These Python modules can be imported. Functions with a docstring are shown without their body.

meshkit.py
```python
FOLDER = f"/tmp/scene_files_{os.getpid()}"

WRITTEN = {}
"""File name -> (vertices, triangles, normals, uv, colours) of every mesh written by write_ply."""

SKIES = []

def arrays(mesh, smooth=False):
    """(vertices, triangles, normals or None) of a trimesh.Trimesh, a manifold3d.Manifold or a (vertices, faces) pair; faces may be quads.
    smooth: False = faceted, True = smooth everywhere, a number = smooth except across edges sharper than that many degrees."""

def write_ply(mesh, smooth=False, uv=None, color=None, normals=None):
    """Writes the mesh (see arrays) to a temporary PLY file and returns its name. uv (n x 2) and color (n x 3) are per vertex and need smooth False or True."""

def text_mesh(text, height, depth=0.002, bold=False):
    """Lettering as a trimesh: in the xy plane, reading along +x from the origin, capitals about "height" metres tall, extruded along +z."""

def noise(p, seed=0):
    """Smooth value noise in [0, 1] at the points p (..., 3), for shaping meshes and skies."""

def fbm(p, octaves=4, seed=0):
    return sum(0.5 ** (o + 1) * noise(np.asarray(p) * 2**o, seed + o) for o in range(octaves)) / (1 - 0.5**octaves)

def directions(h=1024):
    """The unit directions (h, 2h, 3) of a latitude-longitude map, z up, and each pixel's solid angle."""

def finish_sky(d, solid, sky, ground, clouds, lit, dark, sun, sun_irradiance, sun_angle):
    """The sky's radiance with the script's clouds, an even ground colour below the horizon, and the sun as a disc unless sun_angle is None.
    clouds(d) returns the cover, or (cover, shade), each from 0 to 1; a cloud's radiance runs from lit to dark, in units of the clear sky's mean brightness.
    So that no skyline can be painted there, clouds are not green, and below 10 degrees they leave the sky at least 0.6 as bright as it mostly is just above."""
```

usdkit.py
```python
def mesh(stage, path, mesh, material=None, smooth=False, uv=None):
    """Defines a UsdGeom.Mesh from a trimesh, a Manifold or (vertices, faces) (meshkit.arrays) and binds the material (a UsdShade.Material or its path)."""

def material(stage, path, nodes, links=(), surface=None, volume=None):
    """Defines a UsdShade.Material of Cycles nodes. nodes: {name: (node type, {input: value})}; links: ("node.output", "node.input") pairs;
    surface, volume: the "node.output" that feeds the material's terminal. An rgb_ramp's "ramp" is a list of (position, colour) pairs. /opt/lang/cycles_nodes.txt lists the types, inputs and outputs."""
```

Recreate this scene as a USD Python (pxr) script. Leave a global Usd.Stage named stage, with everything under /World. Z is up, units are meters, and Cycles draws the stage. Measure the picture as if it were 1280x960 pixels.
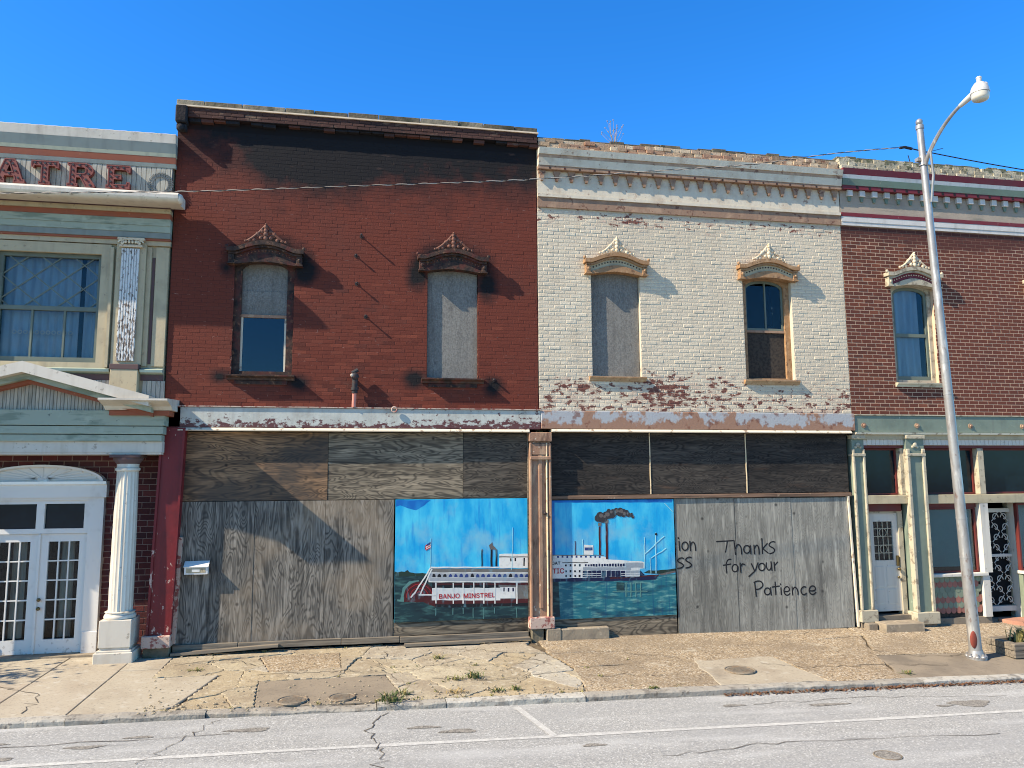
import math, random
import numpy as np, trimesh, usdkit, meshkit
from pxr import Usd, UsdGeom, UsdLux, UsdShade, Gf, Sdf, Vt
from shapely.geometry import Polygon, LineString, box as sbox, Point
from shapely.ops import unary_union
from shapely import affinity

random.seed(11)
rng = np.random.default_rng(5)
stage = Usd.Stage.CreateInMemory()
UsdGeom.SetStageUpAxis(stage, 'Z'); UsdGeom.SetStageMetersPerUnit(stage, 1.0)
UsdGeom.Xform.Define(stage, '/World'); UsdGeom.Scope.Define(stage, '/World/Looks')
stage.SetDefaultPrim(stage.GetPrimAtPath('/World'))

# ------------------------------------------------------------------ camera
F = 960.0
PITCH, YAW, ROLL = np.radians([6.88, 10.8, -0.335])
CAM = np.array([0.0, -13.6, 3.0])
fw = np.array([np.sin(YAW) * np.cos(PITCH), np.cos(YAW) * np.cos(PITCH), np.sin(PITCH)])
cr = np.array([np.cos(YAW), -np.sin(YAW), 0.0]); cu = np.cross(cr, fw)
cr, cu = cr * np.cos(ROLL) + cu * np.sin(ROLL), cu * np.cos(ROLL) - cr * np.sin(ROLL)
cam = UsdGeom.Camera.Define(stage, '/World/camera')
cam.CreateHorizontalApertureAttr(36.0); cam.CreateVerticalApertureAttr(27.0)
cam.CreateFocalLengthAttr(36.0 * F / 1280); cam.CreateClippingRangeAttr((0.1, 5000.0))
cam.CreateExposureAttr(1.15)
cm = np.eye(4); cm[0, :3], cm[1, :3], cm[2, :3], cm[3, :3] = cr, cu, -fw, CAM
cam.AddTransformOp().Set(Gf.Matrix4d(*cm.ravel().tolist()))

# ------------------------------------------------------------------ sky and sun
SUN_EL, SUN_OFF = math.radians(39.0), math.radians(75.5)      # elevation; angle from the facades' outward normal
sun = np.array([-math.sin(SUN_OFF) * math.cos(SUN_EL), -math.cos(SUN_OFF) * math.cos(SUN_EL), math.sin(SUN_EL)])
dome = UsdLux.DomeLight.Define(stage, '/World/sky')
dome.GetPrim().SetCustomDataByKey('kind', 'structure')
usdkit.material(stage, '/World/Looks/sky', {
    's': ('sky_texture', {'sky_type': 'single_scattering', 'sun_disc': False, 'sun_elevation': SUN_EL, 'sun_rotation': math.atan2(sun[0], sun[1]), 'altitude': 300.0, 'air_density': 1.0, 'aerosol_density': 0.35, 'ozone_density': 3.0}),
    'h': ('hsv', {'saturation': 1.32, 'value': 1.0}), 'm': ('mix_color', {'blend_type': 'multiply', 'fac': 1.0, 'b': (.66, 1.12, 1.42), 'use_clamp': False}),
    'b': ('background_shader', {'strength': 0.095})}, [('s.color', 'h.color'), ('h.color', 'm.a'), ('m.result', 'b.color')], surface='b.background')
UsdShade.MaterialBindingAPI.Apply(dome.GetPrim()).Bind(UsdShade.Material.Get(stage, '/World/Looks/sky'))
sl = UsdLux.DistantLight.Define(stage, '/World/sun')
sl.CreateIntensityAttr(1.25); sl.CreateAngleAttr(0.5); sl.CreateNormalizeAttr(True); sl.CreateColorAttr(Gf.Vec3f(1.0, 0.9, 0.76))
zx = np.cross([0, 0, 1.0], sun); zx /= np.linalg.norm(zx); zy = np.cross(sun, zx)
sm = np.eye(4); sm[0, :3], sm[1, :3], sm[2, :3] = zx, zy, sun
sl.AddTransformOp().Set(Gf.Matrix4d(*sm.ravel().tolist()))


def at(px, py, y=0.0):
    """Point of the plane y = const that the photograph shows at pixel (px, py)."""
    d = fw + cr * (px - 640) / F - cu * (py - 480) / F
    return CAM + d * (y - CAM[1]) / d[1]


# ------------------------------------------------------------------ naming and prims
used = {}
LOC = {}


def numbered(parent, name):
    k = (parent, name); n = used.get(k, 0); used[k] = n + 1
    return f'{parent}/{name}' if n == 0 else f'{parent}/{name}_{n:03d}'


def tag(prim, label=None, cat=None, group=None, kind=None):
    for k, v in (('label', label), ('category', cat), ('group', group), ('kind', kind)):
        if v: prim.SetCustomDataByKey(k, v)
    return prim


def thing(name, label=None, cat=None, loc=(0, 0, 0), group=None, kind=None):
    p = numbered('/World', name)
    x = UsdGeom.Xform.Define(stage, p); x.AddTranslateOp().Set(Gf.Vec3d(*map(float, loc)))
    LOC[p] = np.asarray(loc, float)
    tag(x.GetPrim(), label, cat, group, kind)
    return p


def root_loc(path):
    return LOC.get('/'.join(path.split('/')[:3]), np.zeros(3))


class MB:
    def __init__(s): s.v, s.f, s.n = [], [], 0
    def add(s, v, f):
        v = np.asarray(v, float); f = np.asarray(f, int)
        if f.shape[1] == 4: f = np.vstack([f[:, [0, 1, 2]], f[:, [0, 2, 3]]])
        s.v.append(v); s.f.append(f + s.n); s.n += len(v); return s
    def tm(s, m): return s.add(m.vertices, m.faces)
    def box(s, x0, x1, y0, y1, z0, z1, b=0.0):
        if b > 0:
            pts = []
            for sx in (0, 1):
                for sy in (0, 1):
                    for sz in (0, 1):
                        x, y, z = (x0, x1)[sx], (y0, y1)[sy], (z0, z1)[sz]
                        dx, dy, dz = (b, -b)[sx], (b, -b)[sy], (b, -b)[sz]
                        pts += [(x, y + dy, z + dz), (x + dx, y, z + dz), (x + dx, y + dy, z)]
            return s.tm(trimesh.convex.convex_hull(np.array(pts)))
        v = [(x, y, z) for x in (x0, x1) for y in (y0, y1) for z in (z0, z1)]
        return s.add(v, [(0, 1, 3, 2), (4, 6, 7, 5), (0, 4, 5, 1), (2, 3, 7, 6), (0, 2, 6, 4), (1, 5, 7, 3)])
    def hexa(s, p):          # eight corners in box order (x, y, z binary)
        return s.add(p, [(0, 1, 3, 2), (4, 6, 7, 5), (0, 4, 5, 1), (2, 3, 7, 6), (0, 2, 6, 4), (1, 5, 7, 3)])
    def _ext(s, poly, h, R, t):
        for g in getattr(poly, 'geoms', [poly]):
            if g.is_empty or g.geom_type != 'Polygon' or g.area < 1e-9: continue
            m = trimesh.creation.extrude_polygon(g, h, engine='earcut')
            s.add(m.vertices @ np.array(R, float).T + t, m.faces)
        return s
    def xz(s, poly, y0, y1): return s._ext(poly, y1 - y0, [(1, 0, 0), (0, 0, -1), (0, 1, 0)], (0, y1, 0))
    def xy(s, poly, z0, z1): return s._ext(poly, z1 - z0, np.eye(3), (0, 0, z0))
    def prof(s, pts, x0, x1): return s._ext(Polygon(pts), x1 - x0, [(0, 0, 1), (1, 0, 0), (0, 1, 0)], (x0, 0, 0))
    def tube(s, path, r, n=8, cap=True):
        path = np.asarray(path, float); r = np.broadcast_to(np.asarray(r, float), (len(path),))
        t = np.gradient(path, axis=0); t /= np.maximum(np.linalg.norm(t, axis=1, keepdims=True), 1e-9)
        a = np.array([0, 0, 1.0]) if abs(t[0, 2]) < .9 else np.array([1.0, 0, 0])
        nrm = np.cross(t[0], a); nrm /= np.linalg.norm(nrm); v = []
        for i in range(len(path)):
            nrm = nrm - t[i] * (nrm @ t[i]); nrm /= np.linalg.norm(nrm); b = np.cross(t[i], nrm)
            for k in range(n):
                c = 2 * math.pi * k / n
                v.append(path[i] + r[i] * (math.cos(c) * nrm + math.sin(c) * b))
        f = []
        for i in range(len(path) - 1):
            for k in range(n):
                k2 = (k + 1) % n
                f += [(i * n + k, i * n + k2, (i + 1) * n + k2), (i * n + k, (i + 1) * n + k2, (i + 1) * n + k)]
        if cap:
            v += [path[0], path[-1]]; c0 = len(v) - 2; e = (len(path) - 1) * n
            for k in range(n):
                k2 = (k + 1) % n
                f += [(c0, k2, k), (c0 + 1, e + k, e + k2)]
        return s.add(v, f)
    def lathe(s, prof, c, n=32, flute=0, depth=0.0):     # prof: (radius, z) pairs, bottom to top
        v = []
        for (r, z, *fl) in prof:
            for k in range(n):
                a = 2 * math.pi * k / n
                rr = r - (depth * abs(math.sin(flute * a / 2)) if flute and fl else 0)
                v.append((c[0] + rr * math.cos(a), c[1] + rr * math.sin(a), c[2] + z))
        f = []
        for i in range(len(prof) - 1):
            for k in range(n):
                k2 = (k + 1) % n
                f += [(i * n + k, i * n + k2, (i + 1) * n + k2), (i * n + k, (i + 1) * n + k2, (i + 1) * n + k)]
        v += [(c[0], c[1], c[2] + prof[0][1]), (c[0], c[1], c[2] + prof[-1][1])]
        e = (len(prof) - 1) * n
        for k in range(n):
            k2 = (k + 1) % n
            f += [(len(v) - 2, k2, k), (len(v) - 1, e + k, e + k2)]
        return s.add(v, f)
    def ball(s, c, r, sub=1):
        m = trimesh.creation.icosphere(sub, 1.0)
        return s.add(m.vertices * np.asarray(r, float) + c, m.faces)
    def build(s, name, m, parent='/World', smooth=None, label=None, cat=None, group=None, kind=None):
        p = numbered(parent, name)
        v = np.vstack(s.v) - (root_loc(p) if p.count('/') > 2 else 0)
        usdkit.mesh(stage, p, trimesh.Trimesh(v, np.vstack(s.f), process=False) if not smooth else trimesh.Trimesh(v, np.vstack(s.f), process=True), MAT[m], smooth=smooth or False)
        tag(stage.GetPrimAtPath(p), label, cat, group, kind)
        return p


def bx(name, m, parent, *a, b=0.0, **k): return MB().box(*a, b=b).build(name, m, parent, **k)


# ------------------------------------------------------------------ materials
MAT = {}


WB = np.array([1.07, .98, .83]) * .8


def S(r, g, b):
    c = np.array([r, g, b]) / 255.0
    return tuple(np.where(c <= .04045, c / 12.92, ((c + .055) / 1.055) ** 2.4) * WB)


GND = np.array([.92, 1.0, 1.17])
GAIN = dict(white_brick=.82, white_mortar=.82, smooth_concrete=.72 * GND, cracked_concrete=.74 * GND, aggregate=.74 * GND, dark_concrete=.76 * GND, kerb_concrete=.76 * GND, asphalt=.9 * np.array([.93, 1, 1.1]), road_paint=.93 * np.array([.95, 1, 1.08]), rubble=.75 * GND, osb=.62, corbel_brick=.75, coping_stone=.8, ply_grey_vertical=1.15, ply_grey_pale=1.1, ply_black=1.0, ply_dark=1.1, red_brick=np.array([.95, 1.0, .95]), theatre_green=1.2, shop_green=1.1, right_brick=.92, right_mortar=.95)


def pmat(name, base, layers=(), rough=.8, bump=(), tone=0.0, metal=0.0, spec=.3, gain=1.0, sss=None):
    gain = GAIN.get(name, gain); sc_ = lambda c: tuple(np.minimum(np.array(c) * gain, .9))
    base = [sc_(c) for c in base] if isinstance(base[0], (tuple, list)) else sc_(base); layers = [dict(l, c=sc_(l['c'])) for l in layers]
    N, L = {'g': ('geometry', {}), 'p': ('principled_bsdf', {'roughness': rough, 'metallic': metal, 'specular_ior_level': spec}), 'o': ('object_info', {})}, []
    N['xyz'] = ('separate_xyz', {}); L.append(('g.position', 'xyz.vector'))
    # per-piece shift of the pattern, so that no two boards match
    N['om'] = ('vector_math', {'math_type': 'multiply_add', 'vector2': (37.0, 11.0, 23.0)}); L += [('o.random', 'om.vector1'), ('g.position', 'om.vector3')]
    N['tr'] = ('math', {'math_type': 'add'}); L += [('g.random_per_island', 'tr.value1'), ('o.random', 'tr.value2')]
    N['tf'] = ('math', {'math_type': 'fraction'}); L.append(('tr.value', 'tf.value1'))
    if isinstance(base[0], (tuple, list)):
        N['br'] = ('rgb_ramp', {'ramp': [(i / (len(base) - 1), c) for i, c in enumerate(base)]}); L.append(('tf.value', 'br.fac')); cur = 'br.color'
    else:
        N['bc'] = ('color', {'value': base}); cur = 'bc.color'
    for i, l in enumerate(layers):
        q = f'l{i}'; sc = l.get('s', 4.0); sc = (sc,) * 3 if np.ndim(sc) == 0 else sc
        N[q + 'm'] = ('mapping', {'scale': sc, 'location': l.get('off', (i * 7.3, i * 3.1, i * 5.7)), 'rotation': l.get('rot', (0, 0, 0))})
        L.append(('om.vector' if l.get('own') else 'g.position', q + 'm.vector'))
        kind = l.get('type', 'noise')
        if kind in ('noise', 'grain'):
            N[q + 'n'] = ('noise_texture', {'scale': 1.0, 'detail': l.get('d', 5.0), 'roughness': l.get('r', .55), 'distortion': l.get('dist', 0.0)}); out = q + 'n.fac'
        elif kind == 'voronoi':
            N[q + 'n'] = ('voronoi_texture', {'scale': 1.0, 'feature': l.get('feature', 'f1')}); out = q + 'n.distance'
        elif kind == 'chips':
            N[q + 'n'] = ('voronoi_texture', {'scale': 1.0}); N[q + 'bw'] = ('rgb_to_bw', {}); L.append((q + 'n.color', q + 'bw.color')); out = q + 'bw.val'
        elif kind == 'tone':
            N[q + 'n'] = ('math', {'math_type': 'multiply', 'value2': 1.0}); L.append(('tf.value', q + 'n.value1')); out = q + 'n.value'
        if kind != 'tone': L.append((q + 'm.vector', q + 'n.vector'))
        if kind == 'grain':                      # rings of rotary-cut veneer: contour lines of a stretched noise
            N[q + 'k'] = ('math', {'math_type': 'multiply', 'value2': l.get('rings', 60.0)}); N[q + 'si'] = ('math', {'math_type': 'sine'}); N[q + 'mr'] = ('map_range', {'from_min': -1.0, 'from_max': 1.0})
            L += [(out, q + 'k.value1'), (q + 'k.value', q + 'si.value1'), (q + 'si.value', q + 'mr.value')]; out = q + 'mr.result'
        for ax in ('z', 'x'):
            if ax in l:
                r = l[ax]; a, b = r[0][0], r[-1][0]
                N[q + ax + 'r'] = ('map_range', {'from_min': a, 'from_max': b, 'clamp': True})
                N[q + ax + 'c'] = ('rgb_ramp', {'ramp': [((t - a) / (b - a), (w + 1, w + 1, w + 1)) for t, w in r]})
                N[q + ax + 'b'] = ('rgb_to_bw', {}); N[q + ax + 'a'] = ('math', {'math_type': 'add'}); N[q + ax + 's'] = ('math', {'math_type': 'subtract', 'value2': 1.0})
                L += [('xyz.' + ax, q + ax + 'r.value'), (q + ax + 'r.result', q + ax + 'c.fac'), (q + ax + 'c.color', q + ax + 'b.color'), (q + ax + 'b.val', q + ax + 'a.value1'), (out, q + ax + 'a.value2'), (q + ax + 'a.value', q + ax + 's.value1')]
                out = q + ax + 's.value'
        for j, (sx, sz, rx, rz, w) in enumerate(l.get('spots', ())):
            t = f'{q}t{j}'
            N[t + 'a'] = ('vector_math', {'math_type': 'subtract', 'vector2': (sx, 0, sz)}); N[t + 'b'] = ('vector_math', {'math_type': 'multiply', 'vector2': (1 / rx, 0, 1 / rz)}); N[t + 'c'] = ('vector_math', {'math_type': 'length'})
            N[t + 'd'] = ('map_range', {'from_min': 1.0, 'from_max': 0.0, 'to_min': 0.0, 'to_max': w, 'clamp': True}); N[t + 'e'] = ('math', {'math_type': 'add'})
            L += [('g.position', t + 'a.vector1'), (t + 'a.vector', t + 'b.vector1'), (t + 'b.vector', t + 'c.vector1'), (t + 'c.value', t + 'd.value'), (t + 'd.result', t + 'e.value1'), (out, t + 'e.value2')]
            out = t + 'e.value'
        N[q + 'mk'] = ('map_range', {'from_min': l.get('lo', .45), 'from_max': l.get('hi', .6), 'to_min': 0.0, 'to_max': l.get('k', 1.0), 'clamp': True})
        L.append((out, q + 'mk.value'))
        N[q + 'x'] = ('mix_color', {'blend_type': l.get('blend', 'mix'), 'b': l['c']}); L += [(cur, q + 'x.a'), (q + 'mk.result', q + 'x.fac')]; cur = q + 'x.result'
    if tone:
        N['tm'] = ('map_range', {'from_min': 0.0, 'from_max': 1.0, 'to_min': 1 - tone, 'to_max': 1 + tone}); N['tc'] = ('vector_math', {'math_type': 'scale'})
        L += [('tf.value', 'tm.value'), (cur, 'tc.vector1'), ('tm.result', 'tc.scale')]; cur = 'tc.vector'
    L.append((cur, 'p.base_color'))
    nrm = None
    for i, (sc, st, di) in enumerate(bump):
        q = f'b{i}'; sc = (sc,) * 3 if np.ndim(sc) == 0 else sc
        N[q + 'm'] = ('mapping', {'scale': sc}); N[q + 'n'] = ('noise_texture', {'scale': 1.0, 'detail': 4.0, 'roughness': .6}); N[q] = ('bump', {'strength': st, 'distance': di})
        L += [('g.position', q + 'm.vector'), (q + 'm.vector', q + 'n.vector'), (q + 'n.fac', q + '.height')]
        if nrm: L.append((nrm, q + '.normal'))
        nrm = q + '.normal'
    if nrm: L.append((nrm, 'p.normal'))
    MAT[name] = usdkit.material(stage, '/World/Looks/' + name, N, L, surface='p.BSDF')


def peel(under, paint, lo=.52, hi=.56, s=7.0, **k): return dict(c=under, s=s, lo=lo, hi=hi, d=8.0, r=.65, **k)


DIRT = lambda k=.35, s=1.3, c=(.06, .05, .045): dict(c=c, s=s, lo=.45, hi=.8, k=k, d=6.0)
STREAK = lambda k=.4, c=(.07, .06, .05), lo=.5, hi=.75: dict(c=c, s=(9, 9, .7), lo=lo, hi=hi, k=k, d=4.0)

RED_SOOT_SHADE = dict(c=(.005, .004, .004), s=(2.2, 2.2, 2.6), lo=.33, hi=.9, k=.99, d=8.0, r=.68,  # soot plus the shade under the cornice, both put into the brick colour
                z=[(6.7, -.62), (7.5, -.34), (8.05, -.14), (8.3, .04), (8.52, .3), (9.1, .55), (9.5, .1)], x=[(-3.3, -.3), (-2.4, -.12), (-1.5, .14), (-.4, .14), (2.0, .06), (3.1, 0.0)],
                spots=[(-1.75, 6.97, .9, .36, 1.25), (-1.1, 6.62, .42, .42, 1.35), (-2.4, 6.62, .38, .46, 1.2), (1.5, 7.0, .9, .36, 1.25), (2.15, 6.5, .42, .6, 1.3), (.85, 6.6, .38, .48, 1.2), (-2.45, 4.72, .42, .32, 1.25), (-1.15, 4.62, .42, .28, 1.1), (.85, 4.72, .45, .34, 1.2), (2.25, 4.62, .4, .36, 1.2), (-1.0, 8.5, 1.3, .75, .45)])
pmat('red_brick', [S(94, 41, 29), S(110, 50, 36), S(101, 45, 33), S(118, 57, 42), S(86, 40, 31)], [dict(c=S(88, 52, 46), s=.8, lo=.5, hi=.7, k=.5), RED_SOOT_SHADE, dict(c=S(120, 90, 80), s=(3, 3, 9), lo=.66, hi=.8, k=.35, d=7)], rough=.85, bump=[(45, .35, .01)], tone=.12)
pmat('red_mortar', S(78, 40, 33), [dict(c=S(176, 140, 128), s=(9, 9, 14), lo=.6, hi=.66, k=.8), RED_SOOT_SHADE], rough=.95)
WH_PEEL = dict(z=[(4.2, .05), (4.45, .035), (4.8, -.015), (5.15, -.09), (5.5, -.2), (7.5, -.16), (7.7, -.05), (7.86, .025), (8.0, .0)], spots=[(5.5, 4.65, .85, .55, .12), (3.9, 4.65, .7, .22, .1), (6.6, 4.75, .7, .5, .07), (9.2, 4.5, .4, .3, .04), (5.0, 7.8, 1.0, .25, .06)])
pmat('white_brick', [S(226, 216, 196), S(233, 225, 207), S(218, 208, 189)],
     [dict(c=S(196, 184, 166), s=1.1, lo=.48, hi=.75, k=.6, d=6), dict(c=S(200, 176, 160), s=(4, 4, 7), lo=.53, hi=.62, k=.75, d=8, r=.65, **WH_PEEL), dict(c=S(104, 50, 42), s=(5, 5, 10), lo=.575, hi=.60, k=.95, d=8, r=.68, off=(3, 1, 4), **WH_PEEL), STREAK(.2, S(150, 140, 125))], rough=.7, bump=[(38, .55, .012), (9, .3, .02)], tone=.05)
pmat('white_mortar', S(214, 204, 186), [dict(c=S(120, 70, 60), s=(5, 5, 10), lo=.575, hi=.60, k=.9, d=8, r=.68, off=(3, 1, 4), **WH_PEEL), DIRT(.3, 2.0, S(120, 105, 92))], rough=.9, bump=[(30, .5, .01)])
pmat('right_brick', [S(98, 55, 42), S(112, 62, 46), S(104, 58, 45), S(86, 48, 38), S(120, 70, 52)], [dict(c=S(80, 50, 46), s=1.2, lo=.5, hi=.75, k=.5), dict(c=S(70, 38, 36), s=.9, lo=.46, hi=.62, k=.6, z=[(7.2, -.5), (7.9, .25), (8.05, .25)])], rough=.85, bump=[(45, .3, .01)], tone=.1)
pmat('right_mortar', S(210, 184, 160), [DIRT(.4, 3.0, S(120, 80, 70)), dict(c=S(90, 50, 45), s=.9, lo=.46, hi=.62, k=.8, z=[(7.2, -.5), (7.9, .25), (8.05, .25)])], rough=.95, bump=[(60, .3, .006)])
pmat('theatre_brick', [S(84, 40, 42), S(98, 46, 46), S(72, 35, 38), S(108, 52, 50), S(64, 34, 38)], [DIRT(.2)], rough=.8, bump=[(50, .3, .01)], tone=.15)
pmat('theatre_mortar', S(150, 128, 120), [DIRT(.4, 4.0)], rough=.95)
pmat('corbel_brick', [S(96, 62, 54), S(114, 72, 60), S(82, 56, 50), S(130, 88, 74)], [dict(c=S(160, 140, 120), s=(3, 3, 9), lo=.6, hi=.7, k=.5, d=7), DIRT(.6, 1.5, (.012, .01, .01))], rough=.9, bump=[(40, .4, .01)], tone=.15)
pmat('old_brick', [S(164, 140, 118), S(188, 168, 144), S(150, 116, 98), S(198, 184, 162), S(142, 122, 104)], [dict(c=S(110, 60, 48), s=4, lo=.56, hi=.64, k=.7, d=7), DIRT(.5, 2.5)], rough=.95, bump=[(30, .6, .015)], tone=.2)
pmat('coping_stone', [S(118, 112, 96), S(138, 130, 112), S(98, 94, 84), S(152, 146, 130)], [dict(c=S(62, 66, 48), s=3.5, lo=.5, hi=.62, k=.7, d=7), DIRT(.6, 3.0, (.02, .02, .02))], rough=.95, bump=[(18, .6, .02)], tone=.2)
pmat('lichen_stone', [S(158, 152, 134), S(180, 176, 160), S(132, 126, 108)], [dict(c=S(74, 80, 58), s=5, lo=.47, hi=.56, k=.85, d=8, z=[(9.2, -.25), (9.42, .0), (9.55, .15)]), dict(c=S(60, 56, 50), s=9, lo=.58, hi=.66, k=.6, d=6)], rough=.95, bump=[(20, .6, .02)], tone=.12)
pmat('flashing', S(222, 206, 184), [DIRT(.4, 5)], rough=.6)
pmat('soot_stone', (.012, .010, .010), [DIRT(.4, 8, (.04, .03, .028))], rough=.95, bump=[(25, .6, .02)])
pmat('cream_paint', S(206, 200, 186), [dict(c=S(176, 160, 142), s=3, lo=.5, hi=.68, k=.6, d=7), peel(S(128, 92, 74), 0, .62, .66, 8, k=.7), STREAK(.25, S(130, 120, 105))], rough=.6, bump=[(20, .25, .01)])
pmat('brown_paint', S(146, 120, 102), [dict(c=S(178, 152, 130), s=4, lo=.52, hi=.66, k=.6, d=7), peel(S(92, 56, 44), 0, .58, .63, 8, k=.8), STREAK(.3)], rough=.7, bump=[(25, .3, .01)])
pmat('ochre_paint', S(152, 120, 88), [dict(c=S(182, 154, 122), s=9, lo=.5, hi=.66, k=.6), peel(S(98, 72, 52), 0, .56, .63, 14, k=.75)], rough=.6, bump=[(40, .25, .006)])
pmat('ornament_white', S(206, 194, 172), [peel(S(140, 100, 66), 0, .55, .6, 22, k=.7)], rough=.6)
pmat('soot_wood', S(70, 52, 42), [peel(S(24, 18, 16), 0, .42, .6, 9, k=.85), dict(c=S(128, 96, 74), s=14, lo=.58, hi=.66, k=.7), dict(c=S(92, 40, 32), s=6, lo=.5, hi=.62, k=.6)], rough=.75, bump=[(40, .4, .008)])
pmat('soot_ornament', S(112, 74, 60), [peel(S(40, 28, 24), 0, .48, .6, 12, k=.7)], rough=.7)
pmat('osb', S(156, 156, 154), [dict(type='chips', c=S(130, 131, 131), s=(60, 60, 24), rot=(0, .6, 0), lo=.3, hi=.7, k=.8), dict(type='chips', c=S(178, 178, 174), s=(36, 36, 80), rot=(0, -.4, 0), lo=.55, hi=.8, k=.5), dict(c=S(104, 102, 98), s=(30, 30, 9), lo=.58, hi=.7, k=.5), dict(c=S(120, 112, 100), s=1.3, lo=.5, hi=.75, k=.5), STREAK(.35)], rough=.85, bump=[(60, .5, .006)])
pmat('dark_board', S(64, 58, 52), [dict(c=S(40, 36, 34), s=20, lo=.45, hi=.6, k=.8)], rough=.9)


def ply(name, light, dark, vert, sc=1.0, extra=(), rings=110.0, k=.74):
    a, b = (3.6 * sc, .75 * sc)
    s = (a, a, b) if vert else (b, b, a)
    s2 = (a * 2.2, a * 2.2, b * .5) if vert else (b * .5, b * .5, a * 2.2)
    fs = (80, 80, 2.0) if vert else (2.0, 2.0, 80)
    st = (5, 5, .5) if vert else (.6, .6, 6)
    D = np.array(dark)
    pmat(name, light, [dict(type='grain', own=1, c=dark, s=s, lo=.35, hi=1.05, k=k, d=2.2, r=.5, dist=.7, rings=rings), dict(type='grain', own=1, c=dark, s=s2, lo=.5, hi=1.0, k=k * .55, d=2.0, r=.5, dist=.6, rings=rings * .6), dict(own=1, c=dark, s=fs, lo=.46, hi=.68, k=.5, d=3),
                       dict(own=1, c=tuple(D * .55), s=st, lo=.5, hi=.68, k=.55, d=6, r=.6), dict(own=1, c=tuple(D * .5), s=.8, lo=.46, hi=.72, k=.5, d=5), dict(own=1, c=tuple(np.minimum(np.array(light) * 1.6, .8)), s=(14, 14, 2) if vert else (2, 2, 14), lo=.56, hi=.7, k=.5, d=6),
                       dict(own=1, type='voronoi', c=tuple(D * .35), s=(3.0, 3.0, 3.0), lo=.12, hi=.04, k=.85), *extra], rough=.85, bump=[(fs, .3, .004)], tone=.17)


ply('ply_grey_vertical', S(124, 121, 116), S(38, 38, 37), True, extra=[dict(c=S(150, 136, 118), s=1.1, lo=.52, hi=.7, k=.35, x=[(-3, -.2), (-1.8, .05), (.5, .1)])])
ply('ply_grey_pale', S(150, 150, 144), S(88, 88, 86), True, 1.3, rings=150, k=.4)
ply('ply_brown', S(148, 118, 90), S(42, 34, 28), False, extra=[dict(c=S(60, 58, 56), s=.8, lo=.42, hi=.62, k=.75, z=[(2.6, .1), (3.8, -.08)])])
ply('ply_grey_horizontal', S(140, 130, 114), S(42, 39, 36), False)
ply('ply_dark', S(94, 88, 80), S(24, 22, 20), False, 1.4)
ply('ply_black', S(74, 69, 64), S(10, 9, 9), False, 1.25, rings=150, extra=[dict(c=S(100, 76, 60), s=(1.2, 1.2, 6), lo=.62, hi=.74, k=.4)])
pmat('weathered_lumber', S(132, 124, 112), [dict(c=S(80, 74, 68), s=(1.5, 30, 30), lo=.45, hi=.62, k=.8), DIRT(.4, 2)], rough=.9, bump=[((2, 50, 50), .5, .006)])
pmat('brown_rail', S(128, 104, 88), [dict(c=S(70, 58, 50), s=(1.5, 30, 30), lo=.45, hi=.62, k=.8), peel(S(170, 150, 130), 0, .6, .65, 6, k=.6)], rough=.85)
pmat('unlit_black', (.006, .006, .006), rough=.95)  # shade behind panes and boards, put into a near-black colour
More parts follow.
